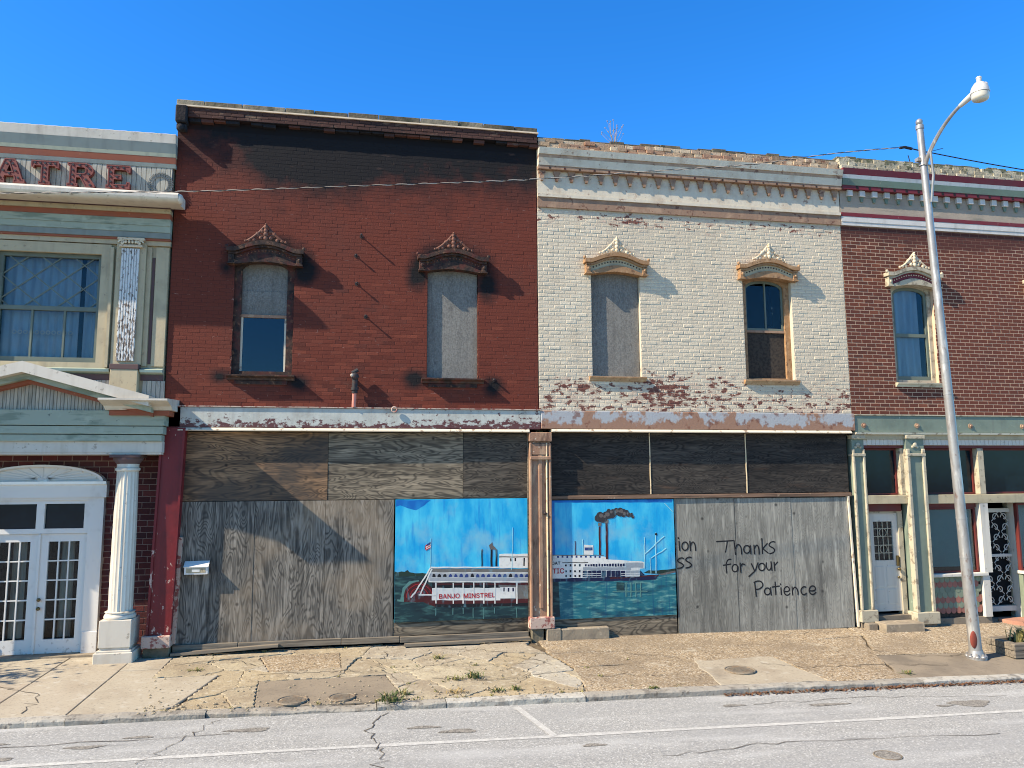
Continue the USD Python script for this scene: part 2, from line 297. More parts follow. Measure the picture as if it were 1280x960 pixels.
pmat('white_beam', S(186, 192, 190), [dict(c=S(150, 152, 148), s=3, lo=.5, hi=.7, k=.6), dict(c=S(84, 34, 36), s=(9, 9, 14), lo=.56, hi=.62, k=.95, d=8, r=.7, z=[(3.83, .2), (3.93, .09), (4.02, -.02), (4.2, -.06)], x=[(-3.2, .0), (0, -.02), (3.1, .06)]), STREAK(.25, S(110, 90, 80))], rough=.55, bump=[(22, .3, .008)])
pmat('rust_beam', S(150, 118, 100), [dict(c=S(164, 172, 182), s=(4, 4, 3), lo=.47, hi=.54, k=.92, d=8, r=.65, z=[(3.84, -.25), (3.95, -.05), (4.08, .08), (4.2, .02)]), dict(c=S(110, 66, 48), s=7, lo=.58, hi=.66, k=.7, d=7)], rough=.6, bump=[(18, .3, .01)])
pmat('bright_trim', S(216, 208, 192), [peel(S(120, 100, 84), 0, .56, .62, 6, k=.8)], rough=.6)
pmat('maroon_paint', S(112, 30, 34), [dict(c=S(80, 22, 26), s=3, lo=.5, hi=.7, k=.6), dict(c=S(196, 178, 170), s=(9, 9, 5), lo=.63, hi=.66, k=.85, d=8, r=.7, z=[(.3, .06), (1.8, .03), (2.6, -.03), (3.8, -.02)]), STREAK(.3, (.03, .008, .01))], rough=.45, bump=[(18, .25, .01)])
pmat('pinkish_peel', S(188, 168, 158), [peel(S(126, 48, 44), 0, .52, .57, 10, k=.85), peel(S(110, 104, 98), 0, .6, .64, 14, k=.7)], rough=.7, bump=[(30, .4, .01)])
pmat('tan_iron', S(150, 118, 98), [dict(c=S(176, 150, 126), s=(6, 6, 2), lo=.5, hi=.62, k=.7, d=7), dict(c=S(104, 78, 64), s=(10, 10, 3), lo=.56, hi=.66, k=.8, d=8), peel(S(206, 196, 180), 0, .64, .67, 11, k=.8)], rough=.65, bump=[(24, .4, .01)])
pmat('tan_edge', S(222, 204, 172), [peel(S(140, 108, 86), 0, .56, .62, 10, k=.8)], rough=.6)
pmat('concrete_block', S(150, 140, 124), [DIRT(.6, 5), dict(c=S(196, 184, 164), s=9, lo=.58, hi=.68, k=.6)], rough=.95, bump=[(25, .5, .012)])
# theatre
pmat('theatre_white', S(206, 202, 194), [dict(c=S(190, 180, 166), s=3, lo=.55, hi=.72, k=.5), STREAK(.3, S(130, 120, 105)), peel(S(124, 116, 104), 0, .62, .66, 9, k=.6), dict(c=S(150, 142, 128), s=1.4, lo=.5, hi=.75, k=.4, d=7)], rough=.5, bump=[(20, .15, .008)])
pmat('clean_white', S(224, 225, 226), [dict(c=S(186, 180, 172), s=5, lo=.58, hi=.75, k=.4), dict(c=S(140, 128, 116), s=14, lo=.66, hi=.72, k=.5, z=[(.2, .12), (.6, -.05), (1.0, -.2)])], rough=.4)
pmat('theatre_tan', S(182, 172, 146), [dict(c=S(150, 140, 118), s=3, lo=.5, hi=.7, k=.6, d=7), peel(S(120, 110, 94), 0, .62, .67, 10, k=.6), STREAK(.25)], rough=.65, bump=[(22, .2, .008)])
pmat('theatre_green', S(142, 154, 144), [dict(c=S(100, 116, 106), s=(1.6, 4, 9), lo=.52, hi=.62, k=.75, d=7), dict(c=S(166, 178, 168), s=4, lo=.55, hi=.7, k=.5), peel(S(70, 82, 76), 0, .66, .69, 12, k=.7)], rough=.6, bump=[(22, .2, .008)])
pmat('theatre_grey', S(132, 142, 140), [dict(c=S(104, 116, 116), s=3, lo=.5, hi=.7, k=.5, d=6), STREAK(.25)], rough=.6)
pmat('theatre_rust', S(150, 86, 62), [DIRT(.3, 3), peel(S(186, 150, 120), 0, .64, .68, 9, k=.6)], rough=.65)
pmat('beadboard', [S(168, 170, 164), S(180, 178, 168), S(150, 152, 148)], [dict(c=S(122, 122, 116), s=(30, 30, 4), lo=.5, hi=.62, k=.6, d=7), dict(c=S(200, 200, 196), s=(20, 20, 2.5), lo=.56, hi=.66, k=.5, d=6)], rough=.75, bump=[((30, 30, 3), .3, .006)], tone=.1)
pmat('flaking_white', S(206, 210, 214), [dict(c=S(104, 88, 76), s=(26, 26, 11), lo=.53, hi=.57, k=.9, d=8, r=.65, z=[(4.8, .06), (5.6, .03), (6.5, -.04), (7.0, .02)])], rough=.65, bump=[(30, .3, .006)])
pmat('purple_brown', S(92, 72, 72), [DIRT(.4, 4)], rough=.7)
pmat('letter_red', S(124, 66, 60), [dict(c=S(76, 36, 34), s=6, lo=.5, hi=.7, k=.6), dict(c=S(140, 96, 84), s=10, lo=.62, hi=.7, k=.5)], rough=.65)
pmat('socket', (.02, .018, .018), rough=.5)
pmat('wreath_line', S(104, 112, 118), [DIRT(.4, 9)], rough=.8)
pmat('brass', S(120, 104, 72), rough=.35, metal=.9)
pmat('curtain_blue', S(176, 190, 204), [dict(c=S(120, 140, 164), s=(6, 6, 1.2), lo=.45, hi=.7, k=.6)], rough=.9)
pmat('curtain_cream', S(176, 166, 152), [dict(c=S(110, 104, 98), s=(16, 16, 1), lo=.45, hi=.65, k=.7)], rough=.9)
pmat('window_trim', S(104, 116, 108), [DIRT(.4, 5)], rough=.55)
# right
pmat('shop_green', S(114, 128, 118), [dict(c=S(94, 108, 100), s=3, lo=.5, hi=.68, k=.6, d=6), peel(S(176, 186, 172), 0, .65, .68, 9, k=.6), STREAK(.25)], rough=.5, bump=[(20, .2, .008)])
pmat('shop_cream', S(180, 174, 156), [peel(S(120, 110, 96), 0, .53, .62, 8, k=.8), DIRT(.25, 2)], rough=.6, bump=[(22, .3, .008)])
pmat('shop_red', S(104, 44, 40), [DIRT(.5, 4)], rough=.6)
pmat('shop_white', S(206, 204, 198), [peel(S(140, 134, 124), 0, .61, .66, 8, k=.6), STREAK(.2)], rough=.55)
pmat('cornice_maroon', S(112, 40, 50), [DIRT(.35, 3), peel(S(150, 110, 104), 0, .64, .68, 9, k=.6)], rough=.65)
pmat('cornice_white', S(200, 202, 204), [DIRT(.3, 2.5, S(120, 115, 110)), STREAK(.25)], rough=.65, bump=[(22, .25, .01)])
pmat('cornice_green', S(108, 128, 116), [DIRT(.35, 3), peel(S(170, 160, 146), 0, .62, .67, 8, k=.5)], rough=.65)
pmat('cornice_grey', [S(168, 158, 146), S(178, 168, 156)], [DIRT(.4, 1.8, S(100, 95, 90)), dict(c=S(112, 118, 108), s=(2, 2, 12), lo=.55, hi=.66, k=.5)], rough=.75, bump=[(22, .3, .01)], tone=.06)
pmat('scallop_pink', S(158, 106, 96), [DIRT(.35, 6)], rough=.75, tone=.1)
pmat('scallop_green', S(126, 138, 122), [DIRT(.35, 6)], rough=.75, tone=.1)
pmat('blind_teal', S(100, 156, 158), [dict(c=S(82, 132, 136), s=(1, 1, 1.2), lo=.45, hi=.65, k=.5)], rough=.8)
pmat('salmon_paving', S(168, 124, 106), [DIRT(.35, 4), dict(c=S(196, 150, 128), s=7, lo=.55, hi=.7, k=.5)], rough=.9, bump=[(30, .3, .008)])
# lamp, wires
pmat('galvanised', S(158, 160, 164), [dict(c=S(140, 138, 140), s=(8, 8, 3), lo=.48, hi=.62, k=.7, d=7), dict(c=S(118, 88, 74), s=(14, 14, 6), lo=.63, hi=.7, k=.6, d=7, z=[(0, .04), (4, .0), (9, -.06)]), dict(c=S(214, 214, 214), s=(9, 9, 2), lo=.56, hi=.66, k=.6, d=6)], rough=.42, metal=.5, bump=[(20, .15, .01)])
pmat('lamp_metal', S(200, 202, 204), [DIRT(.3, 8)], rough=.45, metal=.2)
pmat('lens', S(190, 190, 184), rough=.25)
pmat('rust_red', S(130, 62, 50), [DIRT(.5, 12)], rough=.8, bump=[(40, .4, .006)])
pmat('rust_pink', S(196, 128, 116), [DIRT(.4, 14)], rough=.8)
pmat('cable_black', (.012, .012, .013), rough=.6)
pmat('cable_grey', S(178, 168, 160), rough=.5)
pmat('iron', (.02, .017, .016), [dict(c=S(80, 50, 40), s=20, lo=.5, hi=.65, k=.6)], rough=.7)
pmat('black_paint', (.008, .008, .008), [dict(c=S(70, 68, 64), s=34, lo=.6, hi=.68, k=.6)], rough=.8)
# ground
pmat('earth', S(120, 104, 84), [DIRT(.5, .5)], rough=.95)
pmat('joint_dirt', S(82, 72, 58), [dict(c=S(120, 108, 86), s=3, lo=.5, hi=.65, k=.7)], rough=.98, bump=[(30, .5, .02)])
pmat('smooth_concrete', [S(196, 180, 152), S(204, 190, 162), S(188, 170, 144)], [dict(c=S(170, 152, 126), s=1.6, lo=.48, hi=.7, k=.6, d=7), dict(c=S(130, 116, 98), s=28, lo=.56, hi=.68, k=.55), dict(c=S(222, 212, 190), s=7, lo=.58, hi=.68, k=.45, d=8), dict(c=S(110, 100, 88), s=.9, lo=.62, hi=.75, k=.5)], rough=.92, bump=[(70, .25, .006)], tone=.04)
pmat('cracked_concrete', [S(202, 180, 140), S(190, 172, 138), S(206, 190, 156), S(182, 166, 138), S(196, 186, 164)], [dict(c=S(160, 142, 116), s=2.4, lo=.48, hi=.66, k=.6, d=8), dict(c=S(112, 100, 86), s=34, lo=.54, hi=.66, k=.6), dict(c=S(226, 214, 186), s=11, lo=.57, hi=.66, k=.55, d=8), dict(c=S(150, 128, 100), s=.9, lo=.5, hi=.7, k=.5), dict(c=S(214, 196, 156), s=5, lo=.58, hi=.7, k=.5), dict(c=S(90, 82, 72), s=5, lo=.66, hi=.7, k=.6, d=8)], rough=.95, bump=[(45, .45, .012), (8, .4, .02)], tone=.05)
pmat('aggregate', [S(190, 164, 126), S(182, 160, 126)], [dict(type='chips', c=S(112, 94, 74), s=40, lo=.5, hi=.8, k=.85), dict(type='chips', c=S(236, 222, 194), s=50, lo=.66, hi=.85, k=.85, off=(4, 2, 1)), dict(c=S(140, 122, 98), s=.9, lo=.46, hi=.66, k=.6, d=6), dict(c=S(220, 208, 180), s=1.7, lo=.64, hi=.72, k=.5)], rough=.95, bump=[(60, .6, .01)], tone=.04)
pmat('dark_concrete', S(160, 144, 120), [dict(c=S(120, 108, 92), s=1.3, lo=.45, hi=.65, k=.7, d=7), dict(c=S(100, 90, 80), s=26, lo=.58, hi=.68, k=.5)], rough=.95, bump=[(60, .4, .008)])
pmat('kerb_concrete', [S(190, 182, 164), S(176, 166, 148), S(200, 192, 174)], [dict(c=S(120, 112, 100), s=5, lo=.5, hi=.64, k=.7, d=8), dict(c=S(82, 74, 66), s=14, lo=.58, hi=.66, k=.6, d=7)], rough=.95, bump=[(30, .6, .015), (7, .5, .03)], tone=.08)
pmat('asphalt', S(170, 167, 161), [dict(type='chips', c=S(134, 133, 132), s=60, lo=.4, hi=.75, k=.75), dict(type='chips', c=S(222, 220, 214), s=70, lo=.72, hi=.88, k=.75, off=(5, 3, 0)), dict(c=S(158, 157, 155), s=(.35, 1.0, 1), lo=.45, hi=.7, k=.55, d=7), dict(c=S(200, 198, 194), s=(.5, 2.2, 1), lo=.52, hi=.7, k=.5, d=6), dict(c=S(112, 112, 112), s=(1.3, 4.5, 1), lo=.67, hi=.74, k=.5, d=4)], rough=.9, bump=[(90, .6, .006)])
pmat('road_paint', S(202, 201, 195), [dict(c=S(186, 184, 180), s=14, lo=.40, hi=.56, k=.9, d=8), dict(type='chips', c=S(150, 150, 150), s=60, lo=.5, hi=.8, k=.4)], rough=.85, bump=[(90, .5, .006)])
pmat('crack_dark', S(86, 80, 72), rough=.98)
pmat('patch_asphalt', S(140, 138, 134), [dict(type='chips', c=S(70, 70, 70), s=60, lo=.4, hi=.75, k=.7)], rough=.95)
pmat('cast_iron', S(128, 120, 108), [dict(c=S(130, 108, 84), s=12, lo=.5, hi=.65, k=.7), dict(c=S(92, 88, 82), s=30, lo=.5, hi=.6, k=.6)], rough=.8, metal=.1)
pmat('weed_green', [S(84, 100, 52), S(104, 116, 62), S(138, 134, 84), S(74, 90, 48), S(150, 140, 96)], rough=.7, tone=.25)
pmat('dry_weed', [S(170, 150, 104), S(150, 128, 86)], rough=.8, tone=.2)
pmat('leaf_litter', [S(96, 66, 48), S(112, 80, 58), S(84, 58, 44), S(140, 108, 78)], rough=.9, tone=.25)
pmat('rubble', [S(206, 186, 148), S(186, 166, 132), S(160, 142, 116)], rough=.95, tone=.15)
pmat('soil', S(50, 40, 30), rough=.98)
# interior and murals
pmat('interior_dark', S(40, 38, 36), rough=.95)
pmat('dark_pane', S(12, 27, 38), [dict(c=S(20, 40, 52), s=2.5, lo=.4, hi=.7, k=.8), dict(c=S(8, 16, 26), s=(1, 1, 2), lo=.5, hi=.7, k=.6)], rough=.12, spec=.25)
pmat('navy_film', S(5, 17, 34), rough=.6)
pmat('roof_felt', S(60, 58, 56), rough=.95)
pmat('mural_sky', S(16, 160, 224), [dict(c=S(84, 206, 240), s=(3, 3, 1.2), lo=.42, hi=.66, k=.85, d=6), dict(c=S(120, 184, 214), s=(2.4, 2.4, 2.0), lo=.5, hi=.7, k=.75, d=7, z=[(.5, .05), (1.9, .03), (2.6, -.12)]), dict(c=S(0, 120, 206), s=(16, 16, 1.5), lo=.55, hi=.7, k=.5, d=4)], rough=.45, bump=[((20, 20, 3), .2, .004)])
pmat('mural_sky_deep', S(8, 100, 186), [dict(c=S(30, 144, 216), s=(4, 4, 3), lo=.45, hi=.66, k=.7, d=6)], rough=.45)
pmat('mural_water_dark', S(24, 52, 60), [dict(c=S(72, 118, 118), s=(4, 4, 18), lo=.5, hi=.66, k=.7, d=6), dict(c=S(12, 26, 38), s=(2, 2, 7), lo=.5, hi=.66, k=.8, d=5)], rough=.45)
pmat('mural_water_teal', S(30, 104, 122), [dict(c=S(130, 184, 178), s=(4, 4, 20), lo=.5, hi=.66, k=.7, d=6), dict(c=S(10, 52, 78), s=(2, 2, 7), lo=.5, hi=.66, k=.8, d=5), dict(c=S(0, 60, 110), s=(20, 20, 1), lo=.56, hi=.68, k=.5)], rough=.45)
for n_, c_ in dict(mural_white=(214, 218, 220), mural_shadow=(150, 160, 172), mural_grey=(104, 104, 104), mural_black=(18, 18, 24), mural_maroon=(70, 24, 26), mural_red=(178, 32, 34), mural_navy=(20, 26, 64), mural_tree=(30, 52, 44), mural_smoke=(52, 50, 54), mural_smoke_pale=(96, 92, 92), mural_blue=(40, 60, 120), mural_pale=(150, 206, 224), mural_reflection=(84, 128, 128)).items():
    pmat(n_, S(*c_), [dict(c=tuple(np.array(S(*c_)) * .7), s=14, lo=.52, hi=.7, k=.55), dict(c=S(120, 176, 200), s=(11, 11, 4), lo=.55, hi=.74, k=.4, d=6)], rough=.5, bump=[((20, 20, 3), .2, .004)])


def pane(name, tint, rough=.02, ior=1.5):
    MAT[name] = usdkit.material(stage, '/World/Looks/' + name, {'f': ('fresnel', {'IOR': ior}), 't': ('transparent_bsdf', {'color': tint}), 'g': ('glossy_bsdf', {'color': (1, 1, 1), 'roughness': rough}), 'm': ('mix_closure', {})},
                                [('f.fac', 'm.fac'), ('t.BSDF', 'm.closure1'), ('g.BSDF', 'm.closure2')], surface='m.closure')


pane('glass', (.8, .84, .86), .02, 1.3); pane('glass_dusty', (.3, .36, .4), .1, 1.4); pane('glass_blue', (.4, .5, .6), .02, 1.48)

# ------------------------------------------------------------------ ground
CX = [-30, -8, -4.2, -1.1, 2, 4.5, 7, 10, 16, 40]
CZ = [.30, .185, .14, .091, .05, .028, -.02, -.077, -.2, -.7]
FX = [-30, -8, -3, 2.9, 5.5, 9.3, 11, 16, 40]
FZ = [.25, .2, .175, .165, .145, .10, .08, .02, -.25]
RZ = [.22, .11, .062, .03, -.03, -.06, -.1, -.145, -.26, -.76]
KY0, KY1 = -2.93, -3.10


def gz(x, y):
    x = np.asarray(x, float); t = np.clip(-np.asarray(y, float) / 3.1, -.4, 1)
    return np.interp(x, FX, FZ) * (1 - t) + np.interp(x, CX, CZ) * t


def rz(x, y):
    y = np.asarray(y, float)
    return np.interp(x, CX, RZ) + np.interp(-y, [3.1, 4.5, 8, 12, 40], [0, 0, .12, .2, .0])


def sheet(fn, xs, ys, dz=0.0):
    X, Y = np.meshgrid(xs, ys); Z = fn(X, Y) + dz
    v = np.stack([X, Y, Z], -1).reshape(-1, 3); n = len(xs); f = []
    for j in range(len(ys) - 1):
        for i in range(n - 1):
            a = j * n + i; f.append((a, a + 1, a + n + 1, a + n))
    return MB().add(v, f)


g = MB().add([(-700, -700, -1.4), (700, -700, -1.4), (700, 700, -1.4), (-700, 700, -1.4)], [(0, 1, 2, 3)])
g.build('ground', 'earth', kind='structure')
road = thing('road', kind='structure')
sheet(rz, np.concatenate([[-60, -30, -15], np.linspace(-9, 17, 60), [25, 40, 80]]), [-60, -40, -25, -18, -14, -12, -10, -8, -7, -6, -5.2, -4.5, -4, -3.5, -3.05]).build('asphalt_surface', 'asphalt', road, smooth=True)


def strip(path, w, z, up=.004):
    """A flat ribbon lying on the ground along a path of (x, y)."""
    p = np.asarray(path, float); t = np.gradient(p, axis=0); t /= np.linalg.norm(t, axis=1, keepdims=True)
    n = np.stack([-t[:, 1], t[:, 0]], 1); w = np.broadcast_to(np.asarray(w, float), (len(p),))[:, None] / 2
    a, b = p + n * w, p - n * w; v = [(*q, z(*q) + up) for q in a] + [(*q, z(*q) + up) for q in b]; k = len(p)
    return MB().add(v, [(k + i, k + i + 1, i + 1, i) for i in range(k - 1)])


lx = np.linspace(-9, 17, 80)
strip(np.stack([lx, -4.42 + .012 * np.sin(lx * .8)], 1), .085 + .012 * np.sin(lx * 3), rz).build('parking_line', 'road_paint', road)
strip([(2.02 + .055 * k, -3.2 - .3 * k) for k in range(5)], .085, rz, .006).build('parking_line', 'road_paint', road)


def crack(pts, w, z, seed, n=9, amp=.05):
    r = np.random.default_rng(seed); out = [np.array(pts[0], float)]
    for a, b in zip(pts[:-1], pts[1:]):
        a, b = np.array(a, float), np.array(b, float)
        for k in range(1, n + 1): out.append(a + (b - a) * k / n + r.normal(0, amp, 2) * (k < n))
    return strip(out, w * r.uniform(.4, 1.3, len(out)), z, .007)


for k, (pts, w) in enumerate([([(.35, -3.2), (.05, -3.9), (.25, -4.5), (.2, -5.6)], .014), ([(-1.7, -3.2), (-2.0, -3.9), (-2.3, -4.6)], .01), ([(3.2, -5.3), (4.8, -5.1), (7.5, -5.25)], .012), ([(-5, -3.9), (-1.5, -3.75)], .012), ([(5.2, -3.6), (6.8, -3.5), (9, -3.75)], .01)]):
    crack(pts, w, rz, 40 + k).build('crack', 'crack_dark', road)
for k, (x, y, a, b) in enumerate([(8.2, -4.0, .30, .14), (7.75, -4.05, .12, .04), (4.9, -3.6, .16, .05), (.75, -3.85, .2, .05), (1.15, -4.05, .22, .07), (-1.3, -3.65, .25, .07), (-3.0, -3.95, .2, .05), (-4.2, -3.7, .3, .06), (6.2, -3.75, .3, .05), (2.6, -4.8, .14, .05), (-2.5, -3.7, .16, .04), (-3.8, -4.2, .2, .05)]):
    th = np.linspace(0, 2 * math.pi, 19)[:-1]; r = 1 + .2 * np.sin(3 * th + k) + .08 * np.sin(7 * th + 2 * k)
    P_ = [(x + a * math.cos(t) * q, y + b * math.sin(t) * q) for t, q in zip(th, r)]
    m = MB(); m.add([(*q, rz(*q) + .005) for q in P_] + [(x, y, rz(x, y) + .006)], [(len(P_), i, (i + 1) % len(P_)) for i in range(len(P_))])
    m.build('tar_patch', 'patch_asphalt', road)

# sidewalk: base of dirt, slabs of each kind as pieces
walk = thing('sidewalk', kind='structure')
sheet(gz, np.concatenate([[-30, -15], np.linspace(-9, 17, 50), [40]]), np.linspace(KY0 - .01, 1.2, 14), -.026).build('bedding', 'joint_dirt', walk)


def slab(poly, m, dz=0.0, tilt=(0, 0), inset=.008, name='slab'):
    """A piece of pavement: polygon in xy, its top following the ground, edges rounded off, 5 cm deep."""
    mb = MB()
    for p in [poly] if poly.geom_type == 'Polygon' else list(poly.geoms):
        p = p.buffer(-inset, join_style=2)
        if p.is_empty or p.area < .002 or p.geom_type != 'Polygon': continue
        e = np.array(p.exterior.segmentize(.35).coords)[:-1]
        if Polygon(e).exterior.is_ccw is False: e = e[::-1]
        ins = p.buffer(-.012, join_style=1)
        c = np.array(p.centroid.coords[0]); top = lambda q, d: (*q, gz(*q) + dz + d + tilt[0] * (q[0] - c[0]) + tilt[1] * (q[1] - c[1]))
        i_ = c + (e - c) * (1 - .012 / max(.1, np.sqrt(p.area) / 2))
        n = len(e); v = [top(q, -.05) for q in e] + [top(q, -.006) for q in e] + [top(q, 0) for q in i_]
        f = []
        for k in range(n):
            k2 = (k + 1) % n
            f += [(k, k2, n + k2), (k, n + k2, n + k), (n + k, n + k2, 2 * n + k2), (n + k, 2 * n + k2, 2 * n + k)]
        tv, tf = trimesh.creation.triangulate_polygon(Polygon(i_), engine='earcut')
        o = len(v); v += [top(q, 0) for q in tv]; f += [tuple(o + a for a in t) for t in tf]
        mb.add(v, f)
    if mb.n: mb.build(name, m, walk)


def wob(pts, s, amp=.03, n=6):
    r = np.random.default_rng(s); out = []
    for a, b in zip(pts, pts[1:] + pts[:1]):
        a, b = np.array(a), np.array(b)
        for k in range(n): out.append(a + (b - a) * k / n + (r.normal(0, amp, 2) if k else 0))
    return Polygon(out).buffer(0)


for x0, x1, ys in ((-9, -7.3, (.9, -1.4, KY0)), (-7.3, -5.85, (.9, -1.4, KY0)), (-5.85, -4.55, (.9, -1.35, KY0)), (-4.55, -3.55, (.9, -.15, -1.35, KY0)), (-3.55, -2.95, (.3, -.85, -1.35))):
    for a, b in zip(ys[:-1], ys[1:]):
        slab(sbox(x0, b, x1, a), 'smooth_concrete', random.uniform(-.003, .003), inset=.006)
slab(Polygon([(-3.55, -1.35), (-2.95, -1.35), (-2.05, -1.32), (-2.2, -2.1), (-2.35, -2.75), (-2.6, KY0), (-3.55, KY0)]), 'smooth_concrete', .0, inset=.006)
# broken old concrete in the middle: cells of a jittered cell pattern
from scipy.spatial import Voronoi
r_ = np.random.default_rng(21)
seeds = []
for x in np.arange(-3.8, 4.4, .8):
    for y in np.arange(-3.3, .9, .6):
        seeds.append((x + r_.uniform(-.4, .4), y + r_.uniform(-.28, .28)))
seeds = np.array(seeds); big = np.vstack([seeds, [(-40, 0), (40, 0), (0, 40), (0, -40)]]); vor = Voronoi(big)
zone = Polygon([(-2.95, .12), (2.95, .12), (2.75, -.35), (3.0, -1.0), (3.2, -2.1), (3.05, KY0), (-2.55, KY0), (-2.3, -2.75), (-2.18, -2.1), (-2.03, -1.33), (-2.95, -1.33)])
holes = [Polygon([(-1.6, -.35), (-.35, -.32), (-.3, -1.25), (-1.35, -1.3)]), Polygon([(-1.45, -1.75), (.35, -1.72), (.6, KY0), (-1.35, KY0)])]
slab(holes[0], 'aggregate', .004); slab(holes[1], 'dark_concrete', -.004)
zone = zone.difference(unary_union(holes))
merge = {}
for i in range(len(seeds)):
    reg = vor.regions[vor.point_region[i]]
    if -1 in reg or not reg: continue
    pc = Polygon(vor.vertices[reg]).intersection(zone)
    if pc.is_empty: continue
    merge.setdefault((int((seeds[i][0] + 3) / 1.15), int((seeds[i][1] + 3.2) / .9)) if r_.random() < .62 else ('s', i), []).append(pc)
for pcs in merge.values():
    u_ = unary_union(pcs).buffer(.001).simplify(.01)
    for p in getattr(u_, 'geoms', [u_]):
        q = Polygon([(x + .022 * math.sin(37 * y + 3 * x), y + .018 * math.sin(31 * x + 5 * y)) for x, y in np.array(p.exterior.segmentize(.09).coords)]).buffer(0)
        slab(q, 'cracked_concrete', r_.uniform(-.012, .006), (r_.uniform(-.012, .012), r_.uniform(-.015, .015)), inset=r_.uniform(.001, .007))
# pebbly slabs on the right
for k, (pts, m, dz) in enumerate([([(2.97, .12), (9.1, .12), (9.0, -.55), (6.2, -.95), (3.02, -.95)], 'aggregate', 0), ([(3.02, -.95), (6.2, -.95), (8.95, -.55), (8.4, -1.75), (6.6, -1.62), (3.2, -1.75)], 'aggregate', -.003),
                                  ([(3.2, -1.75), (5.2, -1.66), (5.05, KY0), (3.05, KY0)], 'aggregate', -.004), ([(5.2, -1.66), (6.6, -1.62), (6.75, KY0), (5.05, KY0)], 'smooth_concrete', 0), ([(6.6, -1.62), (8.4, -1.75), (8.0, KY0), (6.75, KY0)], 'aggregate', .003),
                                  ([(9.1, .12), (17, .12), (17, -1.15), (9.6, -1.1), (9.0, -.55)], 'aggregate', .004), ([(9.0, -.55), (9.6, -1.1), (17, -1.15), (17, -1.9), (8.4, -1.75)], 'aggregate', 0), ([(8.4, -1.75), (17, -1.9), (17, KY0), (8.0, KY0)], 'dark_concrete', -.006)]):
    slab(wob(pts, k, .02), m, dz, inset=.004)
for k, pts in enumerate([[(6.2, -1.95), (6.9, -2.3), (7.9, -2.25), (9.2, -2.4)], [(8.5, -1.5), (9.1, -1.9), (10, -1.95)], [(3.3, -2.2), (4.4, -2.35)], [(6.9, -.25), (8.6, -.22)], [(4.2, -1.1), (5.0, -1.5)], [(-1.5, -1.45), (-.6, -1.4), (.3, -1.55), (1.4, -1.35), (2.7, -1.5)], [(.4, -.4), (.2, -1.2), (.5, -2.0), (.65, -2.8)], [(1.3, -.3), (2.2, -.7), (2.9, -1.6)], [(-2.9, -.6), (-2.0, -.5), (-1.6, -.9)], [(-5.0, -1.4), (-4.2, -2.0), (-4.1, -2.8)], [(1.0, -2.0), (1.9, -2.2), (2.9, -2.0)]]):
    crack(pts, .014, gz, 70 + k).build('crack', 'crack_dark', walk)
kerb = thing('kerb', kind='structure')
x = -9.0; k = 0
while x < 17:
    w = (1.9, 2.4, 1.2, 1.6, 2.1, .9)[k % 6]; x1 = min(17, x + w); mb = MB(); n = 9; xs = np.linspace(x + .006, x1 - .006, n); r = np.random.default_rng(k)
    broken = -2.6 < (x + x1) / 2 < .3
    sec = []
    for xx in xs:
        zt = float(np.interp(xx, CX, CZ)) + r.normal(0, .003); zb = float(np.interp(xx, CX, RZ)) - .08
        if broken: zt -= abs(r.normal(0, .016))
        j = r.normal(0, .006 if not broken else .02); j2 = r.uniform(.012, .03)
        sec.append([(xx, KY0 + .002, zb), (xx, KY1 + j, zb), (xx, KY1 + j, zt - j2), (xx, KY1 + j + j2, zt), (xx, KY0 + .002, zt + .004)])
    sec = np.array(sec); v = sec.reshape(-1, 3); f = []
    for i in range(n - 1):
        for q in range(5):
            a, b = i * 5 + q, i * 5 + (q + 1) % 5; f.append((a, a + 5, b + 5, b))
    f2 = [(0, 1, 2), (0, 2, 3), (0, 3, 4)]; e = (n - 1) * 5
    mb.add(v, f); mb.add(v, [t[::-1] for t in f2] + [tuple(e + a for a in t) for t in f2])
    mb.build('kerb_stone', 'kerb_concrete', kerb); x = x1; k += 1

# ------------------------------------------------------------------ brickwork
def courses(x0, x1, z0, z1, holes, h, l, j, seed, edge=.0):
    r = np.random.default_rng(seed); out = []; n = int(round((z1 - z0) / h)); h = (z1 - z0) / n
    for c in range(n):
        a, b = z0 + c * h + j / 2, z0 + (c + 1) * h - j / 2
        x = x0 - (l + j) * (.5 if c % 2 else 0) - r.uniform(0, .02)
        while x < x1:
            e = x + l * r.uniform(.97, 1.03); segs = [(max(x, x0 + edge), min(e, x1 - edge))]
            for hx0, hx1, hz0, hz1 in holes:
                if hz0 < b and hz1 > a:
                    segs = [t for s in segs for t in ((s[0], min(s[1], hx0)), (max(s[0], hx1), s[1])) if t[1] - t[0] > .02]
            out += [(s[0], s[1], a, b) for s in segs if s[1] - s[0] > .02]
            x = e + j
    return out


BF = np.array([(0, 1, 5, 4), (1, 2, 6, 5), (2, 3, 7, 6), (3, 0, 4, 7), (4, 5, 9, 8), (5, 6, 10, 9), (6, 7, 11, 10), (7, 4, 8, 11), (8, 9, 10, 11)])


def brick_add(mb, q, y, proud, r, ch=.004, rag=.0015):
    x0, x1, z0, z1 = q; p = max(proud + r.normal(0, rag), proud * .55); yb = y + .012
    d = r.normal(0, rag, 8)
    o = [(x0, z0), (x1, z0), (x1, z1), (x0, z1)]; i = [(x0 + ch, z0 + ch), (x1 - ch, z0 + ch), (x1 - ch, z1 - ch), (x0 + ch, z1 - ch)]
    v = [(a, yb, b) for a, b in o] + [(a + d[k], y - p + ch * .7, b + d[k + 4] * .6) for k, (a, b) in enumerate(o)] + [(a, y - p + d[k] * .4, b) for k, (a, b) in enumerate(i)]
    mb.add(v, BF)


